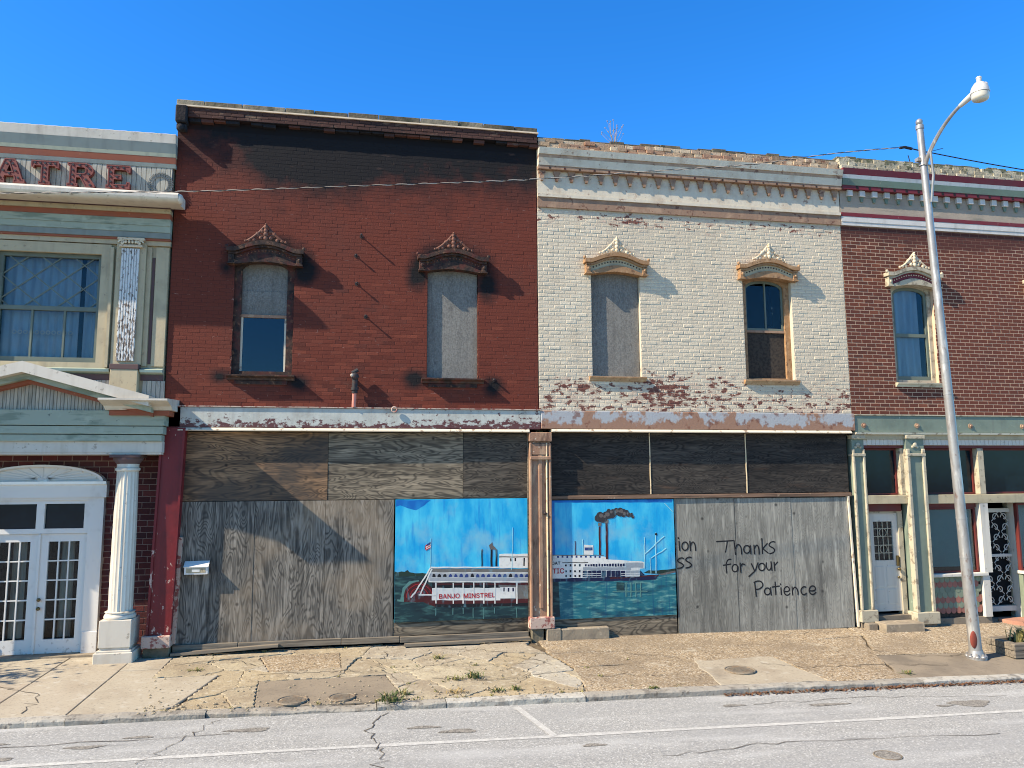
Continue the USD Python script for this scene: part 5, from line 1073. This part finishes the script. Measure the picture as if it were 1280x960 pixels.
cl1 = sbox(.5285, .5455, 2.8595, 2.6165)
m1 = thing('mural', 'painted mural panel of a stern-wheel showboat lettered BANJO MINSTREL', 'mural', (1.69, 0, .55))
MB().box(.528, 2.86, .0, .024, .545, 2.617).build('panel', 'mural_sky', m1)
M = Mural(m1, 490, 620, 6.0, -.0005, cl1)
M.put('painted_cloud', 'mural_sky_deep', M.poly((30, 30), (290, 30), (230, 80), (180, 105), (110, 90), (60, 70), (30, 80)))
M.put('painted_water', 'mural_water_dark', M.poly((0, 590), (60, 592), (140, 596), (260, 600), (600, 640), (1060, 640), (1060, 995), (-20, 995), (-20, 590)))
M.put('painted_trees', 'mural_tree', M.poly((10, 604), (10, 565), (40, 572), (70, 566), (95, 570), (115, 556), (130, 572), (170, 578), (230, 576), (280, 585), (280, 600)))
wk = Point(*M.P(195, 745)).buffer(.17)
M.put('painted_foam', 'mural_reflection', M.poly((60, 790), (80, 690), (130, 640), (200, 628), (200, 660), (130, 690), (100, 790)).union(M.poly((40, 775), (180, 790), (180, 800), (40, 788))))
M.put('painted_wheel', 'mural_maroon', M.poly(*[(205 + 118 * math.cos(a), 760 - 118 * math.sin(a)) for a in np.linspace(0, math.pi, 20)]).union(M.rect(90, 755, 320, 795)))
for rr in (98, 70, 42): M.put('painted_rim', 'mural_red', LineString([M.P(205 + rr * math.cos(a), 760 - rr * math.sin(a)) for a in np.linspace(.3, math.pi, 18)]).buffer(.004))
M.put('painted_hull', 'mural_maroon', M.poly((200, 770), (320, 780), (1020, 762), (1020, 800), (900, 826), (330, 832), (240, 800)))
M.put('painted_hull_shadow', 'mural_black', M.poly((320, 812), (1020, 800), (1020, 822), (560, 834), (330, 836)))
M.put('painted_deck_shadow', 'mural_black', M.rect(300, 645, 1020, 700))
M.put('painted_open_deck', 'mural_grey', M.rect(800, 655, 1020, 770))
M.put('painted_lower_cabin', 'mural_white', M.rect(300, 690, 812, 782)); M.put('painted_side_cabin', 'mural_white', M.rect(812, 684, 926, 768))
for u in (835, 868, 902): M.put('painted_window', 'mural_navy', M.rect(u, 688, u + 12, 716))
M.put('painted_upper_deck', 'mural_white', M.rect(275, 572, 1020, 648)); M.put('painted_rail', 'mural_shadow', M.rect(280, 612, 1020, 638))
M.put('painted_arcade', 'mural_shadow', M.rect(280, 580, 1020, 610))
for k, u in enumerate(range(300, 1010, 41)):
    M.put('painted_arch', 'mural_black' if k in (0, 1, 2, 7, 14) else 'mural_blue', M.poly((u, 608), (u + 4, 590), (u + 16, 582), (u + 26, 592), (u + 28, 608)))
M.put('painted_roof', 'mural_grey', M.poly((285, 545), (1020, 545), (1020, 572), (275, 572))); M.put('painted_roof_edge', 'mural_white', M.rect(285, 530, 800, 540))
M.put('painted_stripe', 'mural_maroon', M.rect(320, 655, 1020, 668))
M.put('painted_top_cabin', 'mural_white', M.rect(805, 435, 1020, 540)); M.put('painted_top_roof', 'mural_grey', M.rect(800, 452, 1020, 460))
for u in (885, 920, 985): M.put('painted_window', 'mural_black', M.rect(u, 465, u + 12, 490 + (35 if u == 985 else 0)))
for u, w_, v in ((670, 10, 410), (738, 16, 402), (776, 14, 402)): M.put('painted_funnel', 'mural_black', M.rect(u, v, u + w_, 528))
M.put('painted_smoke', 'mural_smoke_pale', M.poly((668, 410), (676, 396), (684, 410)).union(M.poly((738, 400), (728, 370), (750, 345), (756, 372), (770, 380), (790, 402))))
for u in (325, 455, 530, 607, 685, 766, 932): M.put('painted_post', 'mural_white', M.rect(u, 650, u + 9, 806)); M.put('painted_reflection', 'mural_reflection', M.rect(u, 840, u + 5, 840 + random.randint(40, 80)))
for a in (((290, 540), (165, 735)), ((300, 545), (212, 735)), ((200, 740), (320, 742)), ((140, 760), (170, 725))): M.put('painted_strut', 'mural_white', M.line(.022, *a))
M.put('painted_mast', 'mural_pale', M.line(.008, (905, 235), (898, 556))); M.put('painted_mast', 'mural_pale', M.line(.006, (292, 318), (286, 540)))
M.put('painted_flag', 'mural_red', M.poly((250, 370), (288, 345), (290, 390), (256, 408), (248, 395)))
M.put('painted_flag_stripe', 'mural_white', M.poly((252, 380), (288, 360), (288, 368), (252, 390)).union(M.poly((253, 396), (289, 376), (289, 382), (256, 402))))
M.put('painted_flag_canton', 'mural_blue', M.poly((262, 362), (288, 342), (289, 362), (266, 378)))
M.text('painted_letters', 'mural_red', 'BANJO', 352, 770, .075, .36); M.text('painted_letters', 'mural_red', 'MINSTREL', 536, 766, .075, .55)

cl2 = sbox(3.3025, .4855, 5.6295, 2.5675)
m2 = thing('mural', 'painted mural panel of a white showboat with two smoking red funnels', 'mural', (4.47, 0, .49))
MB().box(3.302, 5.63, .0, .018, .485, 2.568).build('panel', 'mural_sky', m2)
M = Mural(m2, 685, 620, 6.194, -.0005, cl2)
M.put('painted_sky_edge', 'mural_sky_deep', M.poly((0, 20), (50, 20), (55, 500), (0, 500)).union(M.rect(50, 25, 960, 50)))
M.put('painted_water', 'mural_water_teal', M.poly((0, 650), (500, 645), (850, 610), (1060, 595), (1060, 1000), (-20, 1000), (-20, 650)))
M.put('painted_water_dark', 'mural_water_dark', M.poly((10, 650), (80, 650), (95, 940), (10, 940)))
M.put('painted_shore', 'mural_tree', M.poly((740, 595), (780, 575), (840, 578), (900, 572), (960, 565), (1000, 560), (1000, 590), (870, 605)))
M.put('painted_bank', 'mural_smoke_pale', M.poly((850, 606), (920, 588), (1000, 578), (1000, 590), (880, 614)))
M.put('painted_hull', 'mural_navy', M.poly((0, 640), (730, 618), (855, 612), (835, 648), (600, 656), (0, 664))); M.put('painted_hull_line', 'mural_maroon', M.poly((480, 632), (860, 606), (856, 618), (480, 645)))
M.put('painted_cabin', 'mural_white', M.poly((0, 460), (250, 460), (440, 470), (470, 492), (720, 505), (745, 512), (745, 560), (712, 565), (712, 620), (0, 640)))
M.put('painted_sky_notch', 'mural_shadow', M.rect(600, 515, 740, 555))
M.put('painted_awning', 'mural_grey', M.rect(0, 455, 430, 462)); M.put('painted_awning', 'mural_grey', M.rect(110, 512, 310, 520))
for k in range(10): M.put('painted_window', 'mural_blue', M.rect(70 + k * 36, 463, 84 + k * 36, 478))
for k in range(4):
    for v in (528, 575, 612): M.put('painted_window', 'mural_black', M.rect(133 + k * 35, v, 146 + k * 35, v + 16))
for k in range(15): M.put('painted_window', 'mural_navy', M.rect(285 + k * 21, 528 - k * .4, 299 + k * 21, 545))
M.put('painted_awning', 'mural_shadow', M.rect(270, 552, 640, 570))
for k in range(12): M.put('painted_bay', 'mural_navy' if k not in (9, 10, 11) else 'mural_shadow', M.poly((268 + k * 37, 578), (300 + k * 37, 577), (300 + k * 37, 626), (268 + k * 37, 628)))
for k in range(4): M.put('painted_rail', 'mural_white', M.rect(265 + 300 * (k > 1), 600 + 12 * (k % 2), 410 + 300 * (k > 1), 604 + 12 * (k % 2)))
M.put('painted_bow', 'mural_navy', M.poly((715, 575), (750, 612), (712, 618)))
M.put('painted_pilot_house', 'mural_white', M.rect(278, 378, 350, 455)); M.put('painted_window', 'mural_blue', M.rect(284, 398, 345, 420))
for u0, v0, u1, v1 in ((392, 235, 408, 455), (444, 200, 464, 490)): M.put('painted_funnel', 'mural_maroon', M.poly((u0, v0), (u1 - 2, v0), (u1 + 2, v1), (u0 + 4, v1)))
for u0, v0 in ((388, 205), (440, 185)): M.put('painted_funnel_top', 'mural_grey', M.rect(u0, v0, u0 + 26, v0 + 26))
rs = np.random.default_rng(77); sm_ = []
for k in range(46):
    t = k / 45; u = 400 + 250 * t + rs.normal(0, 12); v = 165 - 45 * math.sin(t * 2.2) + 65 * max(0, t - .6) + rs.normal(0, 16) * (1 - .5 * t); sm_.append(Point(*M.P(u, v)).buffer(rs.uniform(.035, .09) * (1.15 - .75 * t)))
M.put('painted_smoke', 'mural_smoke', unary_union(sm_[::1]).union(M.poly((385, 130), (425, 130), (412, 200), (390, 200)))); M.put('painted_smoke', 'mural_smoke_pale', unary_union([affinity.translate(affinity.scale(q, .5, .5), .015, .012) for q in sm_[::3]]))
for a, w_ in ((((745, 320), (748, 560)), .01), (((832, 285), (836, 600)), .016), (((745, 455), (900, 310)), .012), (((800, 480), (915, 405)), .012), (((210, 350), (212, 455)), .012), (((268, 335), (272, 455)), .01), (((790, 480), (796, 600)), .008)): M.put('painted_mast', 'mural_pale' if w_ != .012 or a[0][0] > 400 else 'mural_maroon', M.line(w_, *a))
M.put('painted_finial', 'mural_black', Point(*M.P(836, 294)).buffer(.022))
for k in range(4): M.put('painted_reflection', 'mural_reflection', M.rect(600 + k * 38, 670, 607 + k * 38, 780))
M.put('painted_reflection', 'mural_reflection', M.rect(500, 735, 770, 742)); M.put('painted_reflection', 'mural_water_dark', M.rect(530, 670, 590, 730))
M.put('painted_corner', 'mural_pale', M.line(.01, (900, 55), (965, 120)))
M.text('painted_letters', 'mural_red', 'TIC', 36, 600, .085, .21); M.text('painted_letters', 'mural_black', 'OAT', 28, 532, .05, .16)
M.put('painted_pier_shade', 'mural_shadow', M.poly((0, 462), (40, 462), (40, 640), (0, 642)).difference(M.rect(35, 500, 200, 640)))

# ------------------------------------------------------------------ street lamp
lamp = thing('street_lamp', 'tall leaning galvanised street lamp with curved arm and white lamp head', 'street lamp', (9.99, -2.1, gz(9.99, -2.1)))
zb = float(gz(9.99, -2.1)); ax = lambda z: 9.99 - .34 * (z - zb) / 9.25
MB().tube([(ax(z), -2.1, z) for z in np.linspace(zb, 9.15, 24)], np.interp(np.linspace(zb, 9.15, 24), [zb, 3.0, 9.15], [.1, .078, .058]), 24).build('pole', 'galvanised', lamp, smooth=40)
for z in (4.9, 4.35, 1.6, 2.25): MB().tube([(ax(z), -2.1, z), (ax(z), -2.1, z + .025)], np.interp(z, [0, 3.0, 9.15], [.1, .078, .058]) + .004, 24).build('joint_ring', 'galvanised', lamp)
MB().tube([(ax(9.13), -2.1, 9.13), (ax(9.2), -2.1, 9.2)], .07, 16).ball((ax(9.26), -2.1, 9.26), (.06, .06, .065), 2).build('finial', 'galvanised', lamp, smooth=50)
base = MB().tube([(9.99, -2.1, zb - .02), (9.99, -2.1, zb + .03)], .16, 20)
for k in range(8):
    a = k * math.pi / 4 + .2; base.ball((9.99 + .13 * math.cos(a), -2.1 + .13 * math.sin(a), zb + .03), (.04, .04, .03)); base.tube([(9.99 + .13 * math.cos(a), -2.1 + .13 * math.sin(a), zb + .02), (9.99 + .13 * math.cos(a), -2.1 + .13 * math.sin(a), zb + .08)], .02, 6)
base.tube([(9.99, -2.1, zb + .02), (9.987, -2.1, zb + .13)], [.13, .104], 20).build('base_flange', 'galvanised', lamp, smooth=50)
hh = np.array([9.91, -2.17, zb + .31]); MB().ball(hh, (.07, .03, .14), 2).build('hand_hole_cover', 'rust_red', lamp, smooth=True)
z0 = 8.55; hd = np.array([9.62, -3.2, 9.1]); t = np.linspace(0, 1, 18)
arm = [(ax(8.5) + (hd[0] - ax(8.5)) * s, -2.15 + (hd[1] + 2.15) * (s ** 1.25), 8.45 + (hd[2] - 8.45) * (1 - (1 - s) ** 1.55)) for s in t]
MB().tube(arm, np.interp(t, [0, 1], [.036, .027]), 14).build('arm', 'galvanised', lamp, smooth=40)
br = [(ax(7.9) + .0, -2.2, 7.75), (ax(8.2), -2.3, 8.2), *[np.array(arm[i]) + (0, .02, -.075 + .005 * i) for i in (4, 6, 8, 10)]]
MB().tube(br, .022, 10).build('brace', 'galvanised', lamp, smooth=40)
MB().tube([(ax(8.52), -2.1, 8.45), (ax(8.6), -2.1, 8.62)], .078, 16).box(ax(8.55) - .14, ax(8.55) - .06, -2.14, -2.06, 8.52, 8.58).build('clamp', 'galvanised', lamp)
d_ = np.array(arm[-1]) - np.array(arm[-3]); d_ /= np.linalg.norm(d_); e = np.array(arm[-1])
MB().tube([e - d_ * .12, e + d_ * .02, e + d_ * .2, e + d_ * .3], [.036, .046, .055, .04], 14).build('lamp_neck', 'lamp_metal', lamp, smooth=40)
c = e + d_ * .33 + np.array([0, 0, -.02])
hdp = MB().lathe([(.04, .12), (.075, .11), (.115, .05), (.135, .0), (.14, -.06)][::-1], c, 24).build('lamp_head', 'lamp_metal', lamp, smooth=40)
MB().lathe([(.132, -.062), (.13, -.13), (.115, -.17), (.07, -.19), (.02, -.195)][::-1], c, 24).build('lens', 'lens', hdp, smooth=50)
MB().tube([c + (0, 0, .12), c + (0, 0, .19)], .04, 10).ball(c + (0, 0, .2), (.045, .045, .03)).build('photocell', 'lamp_metal', hdp, smooth=40)
MB().ball(c + (.1, 0, .1), (.05, .05, .04)).build('latch', 'lamp_metal', hdp, smooth=True)

# ------------------------------------------------------------------ cables and mast
def sag(a, b, s, n=40):
    a, b = np.array(a, float), np.array(b, float); t = np.linspace(0, 1, n)[:, None]
    return a + (b - a) * t - np.array([0, 0, 1]) * s * 4 * t * (1 - t)


CY = -1.85
A_L = at(170, 240, CY); SP = at(1131, 184, CY)
cab = thing('twisted_cable', 'twisted overhead cable crossing in front of the red and white buildings', 'cable', A_L)
key = np.array([at(-120, 242, CY), A_L, at(222, 239.5, CY), at(440, 232.5, CY), at(668, 224, CY), at(800, 215, CY), at(935, 206, CY), at(1050, 191, CY), SP])
from scipy.interpolate import PchipInterpolator
kk = PchipInterpolator(key[:, 0], key[:, 1:]); L_ = np.linspace(key[0, 0], SP[0], 900); ctr = np.column_stack([L_, kk(L_)])
for s_, m_, nm in ((0, 'cable_grey', 'bare_wire'), (math.pi, 'cable_black', 'insulated_wire')):
    ph = L_ * 2 * math.pi / .36 + s_; MB().tube(ctr + np.column_stack([0 * ph, .007 * np.cos(ph), .007 * np.sin(ph)]), .006, 5).build(nm, m_, cab, smooth=60)
cab2 = thing('black_cable', 'black cable descending to the right behind the lamp pole', 'cable', SP); d2 = at(1280, 210, CY) - SP
MB().tube(np.array([SP + d2 * t - np.array([0, 0, .2 * t * (1.6 - t)]) * .3 for t in np.linspace(0, 1.6, 30)]), .01, 6).build('wire', 'cable_black', cab2, smooth=60)
MB().tube([SP - (.1, 0, .02), SP, SP + (.14, 0, -.02)], .026, 8).build('splice', 'cable_black', cab2)
MB().tube([SP + (.05, 0, -.01), SP + (.35, -.1, -.12), SP + (.62, -.2, -.06)], .006, 5).build('tie_wire', 'cable_black', cab2)
m0, m1_ = at(1140, 211, .1), at(1135, 194, .05)
mast = thing('roof_rod', 'thin dark rod sticking up from the parapet left of the lamp pole', 'rod', m0)
MB().tube([m0 - (0, 0, .2), m0, m1_], .009, 6).build('rod', 'iron', mast)

# ------------------------------------------------------------------ covers, planter, weeds, litter
for i, (px, py, rx, lab) in enumerate(((365, 876, .17, 'round iron meter cover left of the other one on the sidewalk'), (427, 872, .15, 'small iron meter cover near the cracked concrete'), (925, 838, .2, 'dark iron cover in the sidewalk before the grey boards'))):
    d = fw + cr * (px - 640) / F - cu * (py - 480) / F
    tt = 10.0
    for _ in range(20):
        q = CAM + d * tt; tt *= (CAM[2] - gz(q[0], q[1])) / (CAM[2] - q[2])
    q = CAM + d * tt; z = float(gz(q[0], q[1]))
    c = thing('iron_cover', lab, 'cover', (q[0], q[1], z)); MB().tube([(q[0], q[1], z - .03), (q[0], q[1], z + .012)], rx, 28).build('lid', 'cast_iron', c)
    th = np.linspace(0, 2 * math.pi, 29); MB().tube([(q[0] + rx * 1.12 * math.cos(a), q[1] + rx * 1.12 * math.sin(a), z + .004) for a in th], .016, 6).build('rim', 'cast_iron', c)
    for k in range(-2, 3): MB().box(q[0] - rx * .7, q[0] + rx * .7, q[1] + k * rx * .28 - .012, q[1] + k * rx * .28 + .012, z + .011, z + .017).build('rib', 'cast_iron', c)
c = thing('road_cover', 'small dark round iron cover near the bottom edge of the road', 'cover', (5.63, -5.75, rz(5.63, -5.75))); z = float(rz(5.63, -5.75))
MB().tube([(5.63, -5.75, z - .02), (5.63, -5.75, z + .01)], .13, 24).build('lid', 'patch_asphalt', c); th = np.linspace(0, 2 * math.pi, 25); MB().tube([(5.63 + .14 * math.cos(a), -5.75 + .14 * math.sin(a), z + .003) for a in th], .01, 6).build('rim', 'cast_iron', c)


def blades(mb, x, y, z, n, h, spread, seed, w=.012):
    r = np.random.default_rng(seed)
    for k in range(n):
        a = r.uniform(0, 2 * math.pi); l = h * r.uniform(.5, 1.1); s = spread * r.uniform(.2, 1); b0 = np.array([x + r.normal(0, spread * .3), y + r.normal(0, spread * .2), z])
        d = np.array([math.cos(a), math.sin(a), 0]); t = np.array([-d[1], d[0], 0]) * w * r.uniform(.6, 1.4)
        p1 = b0 + d * s * .4 + (0, 0, l * .65); p2 = b0 + d * s + (0, 0, l * r.uniform(.7, 1.0))
        mb.add([b0 - t * .7, b0 + t * .7, p1 + t, p1 - t, p2], [(0, 1, 2), (0, 2, 3), (3, 2, 4)])


weeds = [(490, 877, .2, .24, 'tallest weed clump, at the kerb right of the two iron covers'), (505, 868, .12, .14, 'short weed just right of the tallest clump at the kerb'), (592, 847, .16, .2, 'green weed tuft in the cracks below the paddle boat mural'), (568, 850, .1, .16, 'low weed sprig left of the tuft below the paddle boat mural'), (645, 862, .1, .14, 'weed tuft growing near the kerb below the tan pier'), (622, 863, .07, .15, 'flat weed left of the tuft near the kerb below the tan pier'), (548, 823, .1, .16, 'weed in the dark crack below the left part of the paddle boat mural'), (572, 866, .08, .2, 'dry weed patch on the crumbling concrete'), (818, 860, .05, .12, 'small yellow-green weed on the kerb below the grey boards'), (1135, 841, .05, .14, 'low weed at the kerb left of the lamp base'), (245, 838, .06, .15, 'little weed in the crack below the mailbox')]
for i, (px, py, h, s_, lab) in enumerate(weeds):
    d = fw + cr * (px - 640) / F - cu * (py - 480) / F; tt = 10.0
    for _ in range(20):
        q = CAM + d * tt; tt *= (CAM[2] - gz(q[0], q[1])) / (CAM[2] - q[2])
    q = CAM + d * tt; z = float(gz(q[0], q[1])) - .01; wd = thing('weed', lab, 'weed', (q[0], q[1], z)); h *= .75; m_ = MB(); blades(m_, q[0], q[1], z, 46 if h > .1 else 26, h, s_, 100 + i, .008); m_.build('leaves', 'dry_weed' if 'dry' in lab else 'weed_green', wd)
    m_ = MB(); blades(m_, q[0], q[1], z, 8, h * 1.2, s_ * .6, 300 + i, .005); m_.build('stalks', 'dry_weed', wd)
pq = np.array([11.05, -1.95]); z = float(gz(*pq))
pl = thing('planter_box', 'stacked grey timber planter box at the right edge', 'planter', (pq[0], pq[1], z))
for k in range(2):
    MB().box(pq[0] - .45, pq[0] + .95, pq[1] - .3, pq[1] - .17, z + k * .118, z + .112 + k * .118, b=.01).build('timber', 'weathered_lumber', pl); MB().box(pq[0] - .45, pq[0] + .95, pq[1] + .2, pq[1] + .33, z + k * .118, z + .112 + k * .118, b=.01).build('timber', 'weathered_lumber', pl)
    MB().box(pq[0] - .44, pq[0] - .31, pq[1] - .168, pq[1] + .198, z + k * .118, z + .112 + k * .118, b=.01).build('timber', 'weathered_lumber', pl)
MB().box(pq[0] - .3, pq[0] + .9, pq[1] - .165, pq[1] + .195, z, z + .17).build('soil', 'soil', pl)
gp = thing('grassy_plant', 'bushy bright green plant growing in the timber planter', 'plant', (pq[0] + .05, pq[1], z + .17)); m_ = MB()
for k in range(5): blades(m_, pq[0] + .0 + .17 * k, pq[1] + .02 * (-1) ** k, z + .16, 60, .32, .3, 400 + k, .016)
m_.build('leaves', 'weed_green', gp)
tr = thing('street_tree', 'unseen tree added beyond the left edge to cast the ragged shadow by the theatre doors', 'tree', (-8.6, -1.75, .15))  # unseen tree, added only for the ragged shadow it throws on the pavement
r = np.random.default_rng(90); m_ = MB().tube([(-8.6, -1.75, .1), (-8.58, -1.77, 1.2), (-8.62, -1.74, 2.2), (-8.55, -1.7, 3.3)], [.05, .045, .035, .015], 8)
for k in range(9):
    a = k * 2.4; z0 = 1.7 + .16 * k; m_.tube([(-8.6, -1.75, z0), (-8.6 + .35 * math.cos(a), -1.75 + .35 * math.sin(a), z0 + .3), (-8.6 + .6 * math.cos(a), -1.75 + .6 * math.sin(a), z0 + .45)], [.02, .014, .006], 5)
m_.build('trunk', 'weathered_lumber', tr); m_ = MB()
for k in range(900):
    c = np.array([-8.6, -1.75, 2.75]) + r.normal(0, 1, 3) * (.38, .36, .38); c[2] = max(c[2], 1.8)
    if math.sin(c[2] * 14 + c[0] * 5) < -.2: continue
    d1 = r.normal(0, 1, 3); d1 /= np.linalg.norm(d1); d2 = np.cross(d1, r.normal(0, 1, 3)); d2 /= np.linalg.norm(d2)
    m_.add([c - d1 * .06, c - d2 * .03, c + d1 * .06, c + d2 * .03], [(0, 1, 2), (0, 2, 3)])
m_.build('crown', 'weed_green', tr)
wq = at(768, 186, .1); wd = thing('roof_weed', 'pale wispy dry weed growing on the parapet of the white building', 'weed', (wq[0], .1, 9.42)); m_ = MB(); r = np.random.default_rng(62)
for k in range(16):
    tip = np.array([wq[0] + r.normal(-.02, .14), .1 + r.normal(0, .06), 9.62 + r.uniform(0, .3)]); mid = (tip + (wq[0], .1, 9.42)) / 2 + r.normal(0, .03, 3); m_.tube([(wq[0], .1, 9.4), mid, tip], [.004, .003, .002], 4); m_.ball(tip, (.012, .01, .014), 0)
m_.build('stems', 'dry_weed', wd)
gs = MB(); r = np.random.default_rng(63)
for k in range(70):
    x = r.uniform(-2.8, 4.5); y = r.choice([r.uniform(-.12, -.05), r.uniform(-2.9, -1.2), -2.92]); blades(gs, x, y, float(gz(x, y)) - .015, r.integers(4, 12), r.uniform(.02, .06), .06, 700 + k, .006)
gs.build('joint_weeds', 'weed_green', label='sparse low weeds sprouting from the cracks of the sidewalk', cat='weeds', kind='stuff')
lt = MB(); r = np.random.default_rng(61)
for k in range(1400):
    x = r.uniform(5.0, 13); y = KY1 - abs(r.normal(0, .05)) - .012; zz = float(rz(x, y)) + r.uniform(.003, .03); a = r.uniform(0, 6.3); l, w_ = r.uniform(.012, .03), r.uniform(.008, .018)
    d1, d2 = np.array([math.cos(a), math.sin(a), r.normal(0, .3)]), np.array([-math.sin(a), math.cos(a), r.normal(0, .3)]); q = np.array([x, y, zz])
    lt.add([q - d1 * l, q - d2 * w_, q + d1 * l, q + d2 * w_ + (0, 0, .008)], [(0, 1, 2), (0, 2, 3)])
lt.build('fallen_leaves', 'leaf_litter', label='brown fallen leaves gathered in the gutter along the kerb', cat='leaves', kind='stuff')
rb = MB()
for k in range(520):
    x = r.uniform(-2.9, 3.1); y = r.choice([r.normal(-2.85, .12), r.uniform(-2.8, .0)]); s_ = r.uniform(.006, .022)
    if y < KY1 + .02: continue
    rb.ball((x, y, float(gz(x, y)) + s_ * .3), np.array([s_, s_ * r.uniform(.6, 1), s_ * .6]), 0)
rb.build('concrete_crumbs', 'rubble', label='loose crumbs of broken concrete on the cracked sidewalk', cat='rubble', kind='stuff')
